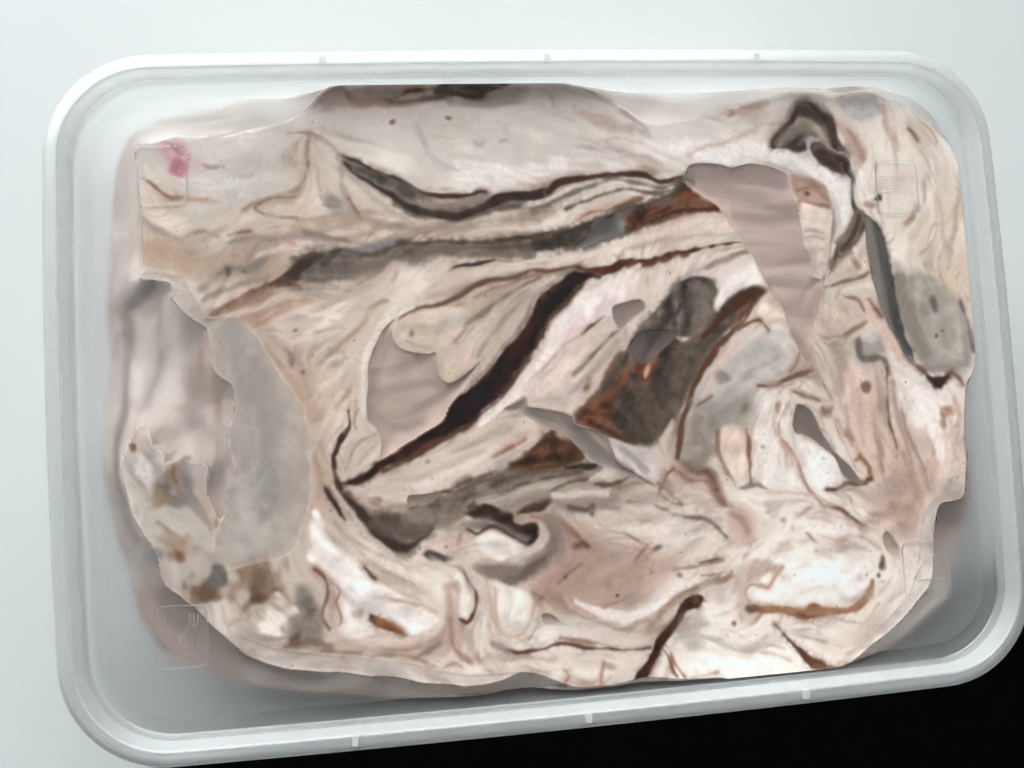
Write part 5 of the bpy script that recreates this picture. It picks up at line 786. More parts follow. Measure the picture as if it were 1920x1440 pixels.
["O",[[-71.88,45.1],[-69.0,45.71],[-65.39,46.59],[-62.7,46.17],[-55.42,46.42],[-48.0,48.03],[-42.77,50.57],[-39.34,53.85],[-36.45,55.29],[-30.72,56.02],[-23.98,56.46],[-16.21,56.59],[-6.38,56.3],[-0.42,56.04],[4.56,55.28],[9.52,53.71],[13.46,51.62],[17.34,48.41],[19.84,47.35],[24.5,47.38],[31.93,49.01],[39.46,50.78],[44.9,52.06],[49.28,52.96],[53.58,52.59],[56.77,51.61],[61.23,52.5],[66.71,52.12],[72.03,49.4],[76.27,46.67],[80.32,41.8],[82.18,37.5],[83.61,31.09],[84.27,23.65],[84.23,16.17],[83.44,7.81],[82.18,1.61],[80.89,-2.48],[79.59,-4.49],[78.38,-12.67],[78.13,-18.81],[77.53,-22.86],[76.9,-26.08],[75.07,-26.77],[71.95,-27.26],[70.52,-31.0],[69.8,-36.49],[69.0,-41.64],[66.04,-44.4],[62.23,-48.55],[56.59,-52.0],[52.14,-54.55],[46.75,-56.2],[41.54,-56.29],[35.38,-55.9],[30.23,-56.48],[26.25,-55.33],[20.22,-55.24],[13.33,-54.02],[10.36,-54.02],[4.43,-54.69],[-0.43,-54.6],[-3.25,-53.3],[-7.0,-51.64],[-10.32,-51.14],[-13.71,-52.03],[-17.52,-52.5],[-23.12,-51.97],[-28.64,-50.8],[-32.29,-49.81],[-36.84,-49.11],[-41.34,-48.05],[-47.62,-47.19],[-52.06,-46.32],[-56.42,-44.3],[-58.98,-41.91],[-61.52,-39.43],[-63.62,-37.0],[-67.41,-33.08],[-69.94,-30.63],[-70.99,-26.05],[-73.11,-21.84],[-75.11,-17.18],[-76.23,-11.68],[-76.33,-9.41],[-74.56,-5.7],[-73.99,-4.55],[-72.74,-3.53],[-71.62,-4.05],[-71.25,-5.9],[-71.12,-7.19],[-69.42,-8.75],[-69.21,-10.32],[-67.19,-10.08],[-65.43,-10.2],[-62.37,-11.13],[-62.53,-15.33],[-61.57,-18.14],[-60.61,-20.76],[-59.77,-19.72],[-59.11,-16.48],[-57.77,-11.98],[-58.69,-8.23],[-58.37,-4.56],[-57.28,-1.85],[-57.56,2.35],[-59.47,3.94],[-60.74,5.77],[-60.81,8.56],[-61.37,12.51],[-62.15,13.29],[-64.75,15.27],[-66.87,18.16],[-67.4,20.51],[-69.86,21.26],[-72.31,21.91],[-71.73,23.48],[-71.37,28.6],[-71.86,35.19],[-72.23,39.91]]],
["B",[[-77.35,45.21],[-79.52,35.41],[-80.81,23.74],[-81.12,14.06],[-81.42,4.45],[-82.27,-7.9],[-81.66,-17.42],[-79.3,-27.95],[-77.36,-37.48],[-73.53,-44.35],[-67.29,-48.2],[-58.19,-50.94],[-46.13,-53.51],[-27.08,-56.32],[-7.39,-57.74],[7.8,-58.52],[23.38,-58.72],[44.7,-59.74],[55.83,-57.72],[67.48,-52.05],[75.92,-46.5],[78.97,-38.31],[82.63,-30.08],[84.73,-23.81],[86.85,-8.84],[88.92,3.03],[90.72,19.45],[90.56,32.78],[88.41,44.0],[82.04,51.96],[71.37,57.12],[54.23,58.39],[31.86,58.06],[5.03,59.92],[-15.74,60.83],[-36.96,59.97],[-55.7,56.08],[-67.24,53.5],[-73.93,50.11]]]
]

MARKS = [('food_safe_mark', 'embossed glass and fork symbol in a rounded frame', [('frame', [[-71.57, -34.25], [-63.15, -34.6], [-63.28, -44.79], [-71.68, -44.72]]), ('line', [[-70.06, -35.63], [-70.13, -37.4], [-70.13, -37.4], [-70.05, -38.01], [-69.8, -38.58], [-69.4, -39.05], [-68.88, -39.37], [-68.3, -39.52], [-68.3, -39.52], [-67.71, -39.48], [-67.17, -39.25], [-66.73, -38.85], [-66.44, -38.33], [-66.32, -37.73], [-66.32, -37.73], [-66.25, -35.77], [-70.06, -35.63]]), ('line', [[-67.78, -39.66], [-67.75, -41.17], [-66.72, -41.44]]), ('line', [[-67.75, -41.17], [-68.8, -41.44]]), ('line', [[-65.38, -35.85], [-65.33, -41.57]]), ('line', [[-65.99, -35.8], [-65.88, -37.42], [-65.38, -38.17], [-64.66, -37.52], [-64.69, -35.91]]), ('line', [[-69.76, -44.01], [-69.71, -42.77], [-69.19, -42.73], [-69.04, -43.19], [-69.57, -43.5]]), ('line', [[-68.63, -43.94], [-68.59, -42.88], [-67.98, -42.75], [-67.83, -43.21], [-68.44, -43.42]]), ('line', [[-66.51, -42.89], [-67.12, -42.74], [-67.4, -43.34], [-67.07, -43.9], [-66.46, -43.78]]), ('line', [[-65.21, -42.83], [-65.81, -42.6], [-66.09, -43.19], [-65.77, -43.85], [-65.15, -43.72]])]), ('recycling_mark', 'embossed recycling triangle in a rounded frame', [('frame', [[63.28, -33.51], [72.64, -34.22], [72.84, -44.97], [63.38, -44.38]]), ('line', [[69.64, -37.2], [70.59, -38.68], [71.45, -39.95], [71.25, -40.94], [69.62, -41.01], [67.46, -40.93]]), ('line', [[69.64, -37.2], [68.82, -36.74], [67.79, -37.26], [66.2, -39.33], [65.47, -40.27], [66.06, -40.92], [67.46, -40.93]]), ('line', [[68.85, -43.54], [68.84, -42.44], [69.61, -42.3], [69.66, -42.91], [68.9, -42.94]]), ('line', [[67.55, -43.53], [67.54, -42.43], [68.31, -42.3], [68.36, -42.9], [67.6, -42.94]])]), ('freezer_mark', 'embossed rounded frame with a slanted tick line', [('frame', [[-72.08, 45.03], [-63.7, 44.97], [-63.89, 34.84], [-72.07, 34.69]]), ('line', [[-66.36, 45.69], [-65.34, 44.15], [-63.97, 42.32], [-62.84, 43.72]])]), ('microwave_mark', 'embossed frame with three wavy lines', [('frame', [[64.26, 39.75], [72.63, 39.36], [72.59, 29.05], [64.22, 29.08]]), ('line', [[65.3, 36.52], [65.73, 36.41], [66.17, 36.35], [66.61, 36.36], [67.05, 36.42], [67.5, 36.53], [67.95, 36.63], [68.4, 36.7], [68.84, 36.7], [69.28, 36.64], [69.71, 36.53], [70.14, 36.41], [70.58, 36.3], [71.01, 36.24]]), ('line', [[65.19, 35.27], [65.62, 35.16], [66.06, 35.1], [66.5, 35.1], [66.94, 35.17], [67.39, 35.27], [67.84, 35.37], [68.29, 35.44], [68.73, 35.45], [69.17, 35.39], [69.6, 35.28], [70.03, 35.15], [70.46, 35.04], [70.9, 34.98]]), ('line', [[65.08, 34.01], [65.51, 33.9], [65.95, 33.84], [66.39, 33.85], [66.83, 33.91], [67.28, 34.02], [67.73, 34.12], [68.18, 34.18], [68.62, 34.19], [69.06, 34.13], [69.49, 34.02], [69.92, 33.89], [70.35, 33.78], [70.79, 33.72]])]), ('capacity_text', 'small embossed capacity lettering near the corner', [('line', [[55.42, -52.66], [55.76, -54.21], [56.37, -52.64]]), ('line', [[58.58, -52.53], [59.0, -52.13], [58.87, -53.69]]), ('line', [[61.07, -53.56], [61.15, -52.7], [61.49, -52.62], [61.61, -52.93], [61.55, -53.55]]), ('line', [[61.61, -52.93], [61.83, -52.61], [62.1, -52.76], [62.03, -53.54]]), ('line', [[63.35, -51.92], [63.67, -51.6], [64.15, -51.66], [64.2, -52.13], [63.24, -53.17], [64.21, -53.15]]), ('line', [[64.67, -51.52], [65.64, -51.5], [64.87, -53.08]])])]

# ---------------------------------------------------------------- marbling
GX0, GX1, GY0, GY1, STEP = -82.4, 82.4, -56.4, 56.4, 0.16
NX = int(round((GX1 - GX0) / STEP)) + 1
NY = int(round((GY1 - GY0) / STEP)) + 1
XS = np.linspace(GX0, GX1, NX)
YS = np.linspace(GY0, GY1, NY)


def spline(pts, closed, sub=5):
    """Catmull-Rom through the points (all columns)."""
    p = np.asarray(pts, float)
    n = len(p)
    if n < 3:
        t = np.linspace(0, 1, sub + 1)[:, None]
        return p[0] * (1 - t) + p[-1] * t
    out = []
    rng = range(n) if closed else range(n - 1)
    for i in rng:
        if closed:
            a, b, c, d = p[(i - 1) % n], p[i], p[(i + 1) % n], p[(i + 2) % n]
        else:
            a, b, c, d = p[max(i - 1, 0)], p[i], p[i + 1], p[min(i + 2, n - 1)]
        t = np.linspace(0, 1, sub, endpoint=False)[:, None]
        out.append(0.5 * (2 * b + (c - a) * t + (2 * a - 5 * b + 4 * c - d) * t ** 2 + (3 * b - a - 3 * c + d) * t ** 3))
    if not closed:
        out.append(p[-1:])
    return np.vstack(out)


def gnoise(rng, sigma_mm):
    """Smooth unit-variance noise on the grid, feature size sigma_mm."""
    w = rng.standard_normal((NY, NX))
    fy = np.fft.fftfreq(NY)[:, None]
    fx = np.fft.rfftfreq(NX)[None, :]
    s = sigma_mm / STEP
    f = np.fft.rfft2(w) * np.exp(-2 * (np.pi * s) ** 2 * (fx ** 2 + fy ** 2))
    o = np.fft.irfft2(f, s=(NY, NX))
    return (o - o.mean()) / o.std()


def sstep(e0, e1, x):
    t = np.clip((x - e0) / (e1 - e0 + 1e-9), 0, 1)
    return t * t * (3 - 2 * t)


def window(lo, hi, pad):
    i0 = max(int((lo[0] - pad - GX0) / STEP), 0); i1 = min(int((hi[0] + pad - GX0) / STEP) + 2, NX)
    j0 = max(int((lo[1] - pad - GY0) / STEP), 0); j1 = min(int((hi[1] + pad - GY0) / STEP) + 2, NY)
    return slice(j0, j1), slice(i0, i1)


def poly_sdf(poly, WX, WY, pad):
    """Signed distance (positive inside) in a window round a closed polyline."""
    sl = window(poly.min(0), poly.max(0), pad)
    X = WX[sl].ravel(); Y = WY[sl].ravel()
    if X.size == 0:
        return sl, np.zeros(WX[sl].shape)
    D = np.full(X.shape, 1e9); ins = np.zeros(X.shape, bool)
    q = np.roll(poly, -1, 0)
    for (ax, ay), (bx, by) in zip(poly, q):
        dx, dy = bx - ax, by - ay
        L = dx * dx + dy * dy
        if L < 1e-9:
            continue
        t = np.clip(((X - ax) * dx + (Y - ay) * dy) / L, 0, 1)
        D = np.minimum(D, (X - ax - t * dx) ** 2 + (Y - ay - t * dy) ** 2)
        if ay != by:
            c = (ay > Y) != (by > Y)
            ins ^= c & (X < (bx - ax) * (Y - ay) / (by - ay) + ax)
    D = np.sqrt(D)
    return sl, np.where(ins, D, -D).reshape(WX[sl].shape)


def stroke_sdf(pts, WX, WY, pad):
    """Distance inside a stroke of varying width (columns x, y, width)."""
    sl = window(pts[:, :2].min(0), pts[:, :2].max(0), pad + pts[:, 2].max() / 2)
    X = WX[sl].ravel(); Y = WY[sl].ravel()
    B = np.full(X.shape, -1e9)
    for (ax, ay, aw), (bx, by, bw) in zip(pts[:-1], pts[1:]):
        dx, dy = bx - ax, by - ay
        L = dx * dx + dy * dy
        if L < 1e-9:
            continue
        t = np.clip(((X - ax) * dx + (Y - ay) * dy) / L, 0, 1)
        d = np.sqrt((X - ax - t * dx) ** 2 + (Y - ay - t * dy) ** 2)
        B = np.maximum(B, (aw + (bw - aw) * t) / 2 - d)
    return sl, B.reshape(WX[sl].shape)


def calm(rgb):
    """Cocoa rather than rust."""
    c = np.array(rgb, float); m = c.mean()
    return (c + (m - c) * 0.18) * 0.92 if c[0] - c[2] > 48 else c + np.array((0.0, 0.5, 3.0)) * min(m / 200, 1)


def marble(data):
    """Pigment colour with painted shade and haze (0-255 display), gap below the lid in mm, and part ids."""
    rng = np.random.default_rng(7)
    X, Y = np.meshgrid(XS, YS)
    prims = []
    for rec in data:
        k = rec[0]
        if k in 'PGFOB':
            prims.append((k, rec, spline(rec[-1], True, 4)))
        elif k == 'S':
            s = spline(rec[-1], False, 5); s[:, 2] = np.maximum(s[:, 2], 0.12)
            prims.append((k, rec, s))
        else:
            prims.append((k, rec, None))
    # orientation of the swirls, splatted from every traced line
    cs = 1.6
    nx, ny = int((GX1 - GX0) / cs) + 2, int((GY1 - GY0) / cs) + 2
    A = np.zeros((ny, nx)); Bf = np.zeros((ny, nx)); Wt = np.zeros((ny, nx))
    for k, rec, s in prims:
        if k not in 'SP' or s is None:
            continue
        p = s[:, :2]; d = np.diff(p, axis=0); m = (p[1:] + p[:-1]) / 2
        th = np.arctan2(d[:, 1], d[:, 0]); L = np.hypot(d[:, 0], d[:, 1]) * (1.0 if k == 'S' else 0.5)
        i = np.clip(((m[:, 0] - GX0) / cs).astype(int), 0, nx - 1); j = np.clip(((m[:, 1] - GY0) / cs).astype(int), 0, ny - 1)
        np.add.at(A, (j, i), L * np.cos(2 * th)); np.add.at(Bf, (j, i), L * np.sin(2 * th)); np.add.at(Wt, (j, i), L)
    def blur(f, s):
        g = np.exp(-0.5 * (np.arange(-24, 25) / s) ** 2); g /= g.sum()
        f = np.apply_along_axis(lambda v: np.convolve(v, g, 'same'), 0, f)
        return np.apply_along_axis(lambda v: np.convolve(v, g, 'same'), 1, f)
    a = blur(A, 1.2) + 0.3 * blur(A, 4) + 0.05 * blur(A, 10); b = blur(Bf, 1.2) + 0.3 * blur(Bf, 4) + 0.05 * blur(Bf, 10)
    def upsample(f, step, x0, y0):
        fx = np.clip((XS - x0) / step, 0, f.shape[1] - 1.001); fy = np.clip((YS - y0) / step, 0, f.shape[0] - 1.001)
        i = fx.astype(int); j = fy.astype(int); u = (fx - i)[None, :]; v = (fy - j)[:, None]
        g = f[:, i] * (1 - u) + f[:, i + 1] * u
        return g[j] * (1 - v) + g[j + 1] * v
    th = 0.5 * np.arctan2(upsample(b, cs, GX0 + cs / 2, GY0 + cs / 2), upsample(a, cs, GX0 + cs / 2, GY0 + cs / 2))
    n8 = gnoise(rng, 5.0); th = th + 0.35 * n8
    UX, UY = np.cos(th).astype(np.float32), np.sin(th).astype(np.float32)
    def lic(src, steps):
        acc = src.copy()
        for sgn in (1, -1):
            px = np.tile(np.arange(NX, dtype=np.float32), (NY, 1)); py = np.tile(np.arange(NY, dtype=np.float32)[:, None], (1, NX))
            vx, vy = sgn * UX, sgn * UY
            for _ in range(steps):
                px = np.clip(px + 1.3 * vx, 0, NX - 1); py = np.clip(py + 1.3 * vy, 0, NY - 1)
                ii = px.astype(np.int32); jj = py.astype(np.int32)
                wx, wy = UX[jj, ii], UY[jj, ii]
                s = np.where(wx * vx + wy * vy < 0, -1, 1).astype(np.float32)
                vx, vy = wx * s, wy * s
                acc += src[jj, ii]
        return (acc - acc.mean()) / acc.std()
    l1 = lic(gnoise(rng, 0.22).astype(np.float32), 16)
    l2 = lic(gnoise(rng, 1.2).astype(np.float32), 18)
    l4 = lic(gnoise(rng, 1.7).astype(np.float32), 26)
    l5 = lic(gnoise(rng, 1.0).astype(np.float32), 34)
    l3 = lic(gnoise(rng, 0.5).astype(np.float32), 30)
    # organic wobble of every traced edge
    WX = X + 0.20 * gnoise(rng, 1.6) + 0.04 * gnoise(rng, 0.5)
    WY = Y + 0.20 * gnoise(rng, 1.6) + 0.04 * gnoise(rng, 0.5)
    SX, SY = X + 0.45 * (WX - X), Y + 0.45 * (WY - Y)
    fine = gnoise(rng, 0.16); grain = gnoise(rng, 0.24); mid = gnoise(rng, 0.7); wide = gnoise(rng, 2.5); wide2 = gnoise(rng, 4.0)
    # base from colour samples, uneven brightness of the light kept in them
    pts = []; cols = []
    for k, rec, s in prims:
        if k == 'C':
            for p in rec[2]:
                pts.append(p); cols.append(rec[1])
    pts = np.array(pts); cols = np.array(cols, float)
    bs = 1.0
    bx = np.arange(GX0, GX1 + 2, bs); by = np.arange(GY0, GY1 + 2, bs)
    BX, BY = np.meshgrid(bx, by)
    d2 = (BX[..., None] - pts[:, 0]) ** 2 + (BY[..., None] - pts[:, 1]) ** 2
    w = 1 / (d2 + 1.5) ** 1.6
    base = (w @ cols) / w.sum(-1, keepdims=True)
    col = np.stack([upsample(base[..., c], bs, GX0, GY0) for c in range(3)], -1)
    mixc = lambda c, rgb, al: c + (np.array(rgb, float) - c) * np.clip(al, 0, 1)[..., None]
    veil = sstep(-1.2, 1.2, wide); veil2 = sstep(-1.0, 1.4, wide2)
    quiet = np.ones((NY, NX))                 # calm, well blended fields of plain cream
    for (cx, cy, rx, ry) in QUIET:
        quiet = np.minimum(quiet, 0.35 + 0.65 * sstep(0.55, 1.25, np.hypot((X - cx) / rx, (Y - cy) / ry)))
    veil = veil * quiet; l2 = l2 * (0.45 + 0.55 * quiet); l3b = l3 * (0.5 + 0.5 * quiet)
    col = mixc(col, (240, 235, 231), 0.44 * sstep(0.2, 2.0, l2))
    col = mixc(col, (180, 152, 140), 0.40 * sstep(0.3, 2.2, -l2) * (0.4 + veil))
    col = mixc(col, (156, 122, 106), 0.46 * sstep(0.7, 2.4, l3b) * (0.25 + veil2))
    col = mixc(col, (146, 136, 131), 0.42 * sstep(0.7, 2.3, -l3b) * (1.3 - veil2))
    # thin veins: level lines of the stretched pigment
    for lev, wd, rgb, al, msk in ((0.55, 0.10, (168, 132, 114), 0.45, veil2), (-0.35, 0.09, (176, 150, 136), 0.45, veil),
                                  (1.15, 0.12, (150, 112, 94), 0.40, veil), (-1.0, 0.14, (150, 140, 134), 0.45, 1 - veil2)):
        col = mixc(col, rgb, al * np.exp(-((l4 - lev) / wd) ** 2) * msk * quiet * sstep(-0.6, 0.8, l3 + 0.5 * mid))
    for lev, wd, rgb, al, msk in ((0.8, 0.13, (142, 100, 80), 0.50, veil2), (-0.9, 0.12, (160, 126, 108), 0.50, veil), (1.6, 0.2, (122, 86, 70), 0.45, 1 - veil2),
                                  (-1.7, 0.22, (140, 124, 114), 0.5, veil2)):
        col = mixc(col, rgb, al * np.exp(-((l5 - lev) / wd) ** 2) * (0.3 + 0.7 * msk) * quiet ** 2 * sstep(-0.2, 1.1, l2 * 0.4 + 0.6 * wide + 0.3 * l3))
    # warm, darker middle of the swirl
    warm = np.exp(-((X + 8) / 42) ** 2 - ((Y - 4) / 26) ** 2)
    col = mixc(col, (186, 162, 144), 0.20 * warm * quiet)
    col = col * (1 + 0.008 * l1 + 0.008 * mid)[..., None]
    gap = np.full((NY, NX), 0.05); dry = np.zeros((NY, NX))
    ids = np.zeros((NY, NX), np.int32); names = []
    last = None
    for k, rec, s in prims:
        if k == 'P':
            _, rgb, al, soft, _p = rec; rgb = calm(rgb); soft *= 1.35
            dark = sum(rgb) / 3 < 125
            sl, D = poly_sdf(s, WX, WY, soft + (2.4 if dark else .4))
            if dark:
                h = np.exp(-(np.minimum(D, 0) / 0.75) ** 2) * np.clip(0.34 + 0.22 * l3[sl] + 0.18 * grain[sl] + 0.15 * mid[sl], 0, .8)
                col[sl] = col[sl] + (np.array((138., 120, 110)) - col[sl]) * h[..., None]
            m = sstep(-soft, soft, D + 0.35 * soft * (0.6 * l3[sl] + 0.5 * mid[sl] + (.3 if dark else .12) * grain[sl])) * al
            sh = np.array(rgb, float)[None, None] * (1 + (0.010 * l1[sl] + (0.18 if dark else .04) * l3[sl] + (.055 if dark else .01) * grain[sl] + (0.09 if dark else .03) * mid[sl]))[..., None]
            col[sl] = col[sl] + (sh - col[sl]) * m[..., None]; last = (sl, m)
        elif k == 'S':
            _, rgb, al, soft, _p = rec; rgb = calm(rgb); soft *= 1.35
            dark = sum(rgb) / 3 < 95
            sl, D = stroke_sdf(s, WX, WY, soft + (2.0 if sum(rgb) / 3 < 178 else .4))
            if dark:
                h = np.exp(-(np.minimum(D, 0) / 0.6) ** 2) * np.clip(0.26 + 0.2 * l3[sl] + 0.16 * grain[sl] + 0.15 * mid[sl], 0, .7)
                col[sl] = col[sl] + (np.array((142., 124, 114)) - col[sl]) * h[..., None]
            lum = sum(rgb) / 3
            if 95 <= lum < 178:                  # pigment bleeding into the cream beside a vein
                h = np.exp(-(np.minimum(D, 0) / 0.8) ** 2) * np.clip(0.30 + 0.20 * l3[sl] + 0.12 * grain[sl] + 0.12 * wide[sl], 0, .7) * al
                col[sl] = col[sl] + (0.55 * rgb + 0.45 * np.array((205., 185, 172)) - col[sl]) * h[..., None]
            m = sstep(-soft * .75, soft * .45, D + 0.4 * soft * (0.35 * l1[sl] + 0.45 * l3[sl] + 0.3 * mid[sl]))
            m = m * al * np.clip(1 + 0.16 * l3[sl] + 0.10 * mid[sl], 0.3, 1.05)
            sh = np.array(rgb, float)[None, None] * (1 + 0.015 * l1[sl] + 0.012 * fine[sl])[..., None]
            col[sl] = col[sl] + (sh - col[sl]) * np.clip(m, 0, 1)[..., None]; last = (sl, m)
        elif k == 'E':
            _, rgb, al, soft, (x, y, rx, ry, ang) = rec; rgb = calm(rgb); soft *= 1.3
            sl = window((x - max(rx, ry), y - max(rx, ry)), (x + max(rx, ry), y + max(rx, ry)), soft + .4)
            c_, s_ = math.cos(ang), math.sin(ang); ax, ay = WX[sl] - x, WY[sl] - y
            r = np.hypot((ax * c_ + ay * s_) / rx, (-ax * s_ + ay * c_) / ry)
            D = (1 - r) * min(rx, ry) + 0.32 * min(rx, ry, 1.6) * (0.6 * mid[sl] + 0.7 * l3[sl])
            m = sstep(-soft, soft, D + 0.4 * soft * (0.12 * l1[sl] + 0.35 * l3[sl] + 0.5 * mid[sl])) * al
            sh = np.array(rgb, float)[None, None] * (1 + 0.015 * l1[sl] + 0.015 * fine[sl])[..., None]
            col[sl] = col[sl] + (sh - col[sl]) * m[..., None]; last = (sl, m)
        elif k == 'R':
            names.append(rec[1]); sub = ids[last[0]]; sub[last[1] > 0.5] = len(names)
        elif k == 'G':
            sl, D = poly_sdf(s, SX, SY, 1.0)
            m = sstep(-.05, .25, D); slope = 1 - np.exp(-np.maximum(D, 0) / 1.1)
            gap[sl] = gap[sl] + (0.12 + rec[1] * slope - gap[sl]) * m
            dry[sl] = np.maximum(dry[sl], sstep(-.08, .10, D))
        elif k == 'F':
            _, g, rgb, al, _p = rec
            sl, D = poly_sdf(s, SX, SY, .6)
            m = sstep(-.05, .12, D)
            sh = np.array(rgb, float)[None, None] * (1 + 0.04 * mid[sl] + 0.012 * fine[sl] + .05 * wide[sl])[..., None]
            col[sl] = col[sl] + (sh - col[sl]) * (m * al * np.clip(1 + .2 * mid[sl], .4, 1.1))[..., None]
            rim = np.exp(-(D / .14) ** 2) * np.clip(.26 + .3 * mid[sl], 0, .7)  # light edge line, a highlight painted into the film colour
            dry[sl] = np.maximum(dry[sl], .55 * sstep(-.05, .2, D))
            col[sl] = col[sl] + (np.array((222., 210, 198)) - col[sl]) * rim[..., None]
            gap[sl] = np.maximum(gap[sl], g * sstep(-.05, .6, D) * np.clip(1 + .25 * wide[sl], .5, 1.6))
        elif k == 'O':
            sl, D = poly_sdf(s, SX, SY, 60)
            full = np.full((NY, NX), -60.0); full[sl] = D
            out = np.maximum(-full, 0)
            top = sstep(34, 46, Y) * sstep(-70, -50, X)
            deep = 0.25 * (1 - .5 * top) + 6.0 * (1 - np.exp(-out / (4.5 + 2 * top))) + 0.25 * np.clip(wide, -1.2, 3) * sstep(1, 6, out)
            gap = np.where(full > -.02, gap, gap + (deep - gap) * sstep(0, .35 + 1.5 * top, out))
            contact = full; dry = np.maximum(dry, sstep(.0, .18 + 1.2 * top, out))
        elif k == 'B':
            sl, D = poly_sdf(s, SX, SY, 60)
            full = np.full((NY, NX), -60.0); full[sl] = D
            gap = gap + 30 * sstep(-0.6, 3.2, -full)
    # cream blends: soften the whole surface a little before the specks go on
    fy = np.fft.fftfreq(NY)[:, None]; fx = np.fft.rfftfreq(NX)[None, :]
    ker = np.exp(-2 * (np.pi * 0.13 / STEP) ** 2 * (fx ** 2 + fy ** 2))
    for c in range(3):
        pad = np.fft.rfft2(col[..., c]) * ker
        col[..., c] = np.fft.irfft2(pad, s=(NY, NX))
    # vanilla and cocoa specks
    sp = gnoise(rng, 0.19); dens = gnoise(rng, 4)
    speck = sstep(3.0, 3.7, sp + 0.15 * dens)
    col = mixc(col, (98, 84, 76), 0.5 * speck * (0.25 + 0.75 * quiet))
    sp2 = gnoise(rng, 0.32)
    col = mixc(col, (150, 132, 122), 0.22 * sstep(2.4, 3.3, sp2 + .2 * dens) * quiet)
    col = col * (1 + 0.006 * fine)[..., None]
    lum = col.mean(-1, keepdims=True)
    col = col + np.minimum(lum - 205, 0) * 0.15 * sstep(45, 120, lum) + np.maximum(lum - 205, 0) * 0.15
    lum = col.mean(-1, keepdims=True); col = lum + (col - lum) * 0.90
    col = col * np.array((1.0, 0.982, 0.974))
    return np.clip(col, 8, 248), gap, ids, names, contact, dry


# ---------------------------------------------------------------- helpers
def mesh_obj(name, verts, faces, mat, parent=None, smooth=True, kind=None):
    me = bpy.data.meshes.new(name)
    me.from_pydata((np.asarray(verts, float) * MM).tolist(), [], faces)
    me.materials.append(mat)
    if smooth:
        me.polygons.foreach_set('use_smooth', [True] * len(me.polygons))
    me.update()
    o = bpy.data.objects.new(name, me)
    scene.collection.objects.link(o)
    if parent is not None:
        o.parent = parent
    if kind:
        o['kind'] = kind
    return o


def empty(name, loc, label, cat, group=None):
    o = bpy.data.objects.new(name, None)
    scene.collection.objects.link(o)
    o.location = [c * MM for c in loc]
    o['label'] = label; o['category'] = cat
    if group:
        o['group'] = group
    bpy.context.view_layer.update()
    return o


def keep(o, parent):
    o.parent = parent
    o.matrix_parent_inverse = parent.matrix_world.inverted()
    return o


def nodes_of(name):
    m = bpy.data.materials.new(name)
    m.use_nodes = True
    nt = m.node_tree
    nt.nodes.clear()
    out = nt.nodes.new('ShaderNodeOutputMaterial')
    return m, nt, out


def N(nt, t, **kw):
    n = nt.nodes.new(t)
    for k, v in kw.items():
        if k in n.inputs.keys():
            n.inputs[k].default_value = v
        else:
            setattr(n, k, v)
    return n


# ---------------------------------------------------------------- materials
def plastic(name, rough, haze, tint, haze_col=(0.86, 0.89, 0.90, 1), bump=0.02):
    """Milky polypropylene: rough transmission plus a little scattering haze."""
    m, nt, out = nodes_of(name)
    p = N(nt, 'ShaderNodeBsdfPrincipled')
    p.inputs['Base Color'].default_value = (*tint, 1)
    p.inputs['Roughness'].default_value = rough
    p.inputs['IOR'].default_value = 1.47
    p.inputs['Transmission Weight'].default_value = 1.0
    d = N(nt, 'ShaderNodeBsdfDiffuse', Color=haze_col)
    t = N(nt, 'ShaderNodeBsdfTranslucent', Color=haze_col)
    mx = N(nt, 'ShaderNodeMixShader'); mx.inputs[0].default_value = 0.6
    nt.links.new(d.outputs[0], mx.inputs[1]); nt.links.new(t.outputs[0], mx.inputs[2])
    tc = N(nt, 'ShaderNodeTexCoord')
    nz = N(nt, 'ShaderNodeTexNoise', Scale=260.0, Detail=3.0)
    nt.links.new(tc.outputs['Object'], nz.inputs['Vector'])
    mr = N(nt, 'ShaderNodeMapRange'); mr.inputs['To Min'].default_value = haze * 0.93; mr.inputs['To Max'].default_value = haze * 1.07
    nt.links.new(nz.outputs['Fac'], mr.inputs['Value'])
    fin = N(nt, 'ShaderNodeMixShader')
    nt.links.new(mr.outputs['Result'], fin.inputs[0])
    nt.links.new(p.outputs[0], fin.inputs[1]); nt.links.new(mx.outputs[0], fin.inputs[2])
    if bump:
        n2 = N(nt, 'ShaderNodeTexNoise', Scale=900.0, Detail=2.0)
        nt.links.new(tc.outputs['Object'], n2.inputs['Vector'])
        b = N(nt, 'ShaderNodeBump', Strength=bump, Distance=0.0002)
        nt.links.new(n2.outputs['Fac'], b.inputs['Height'])
        nt.links.new(b.outputs['Normal'], p.inputs['Normal'])
    nt.links.new(fin.outputs[0], out.inputs['Surface'])
    return m


MAT_LID = plastic('clear_lid_plastic', LID_ROUGH, LID_HAZE, (0.985, 0.99, 0.99))
MAT_RIM = plastic('matt_lid_rim', 0.30, RIM_HAZE, (0.98, 0.985, 0.985), haze_col=(0.91, 0.92, 0.92, 1))
MAT_WALL = plastic('highlit_lid_wall', 0.22, WALL_HAZE, (0.98, 0.985, 0.985), haze_col=(0.93, 0.94, 0.94, 1))  # same lid plastic, made hazier to give the wall its bright highlight band


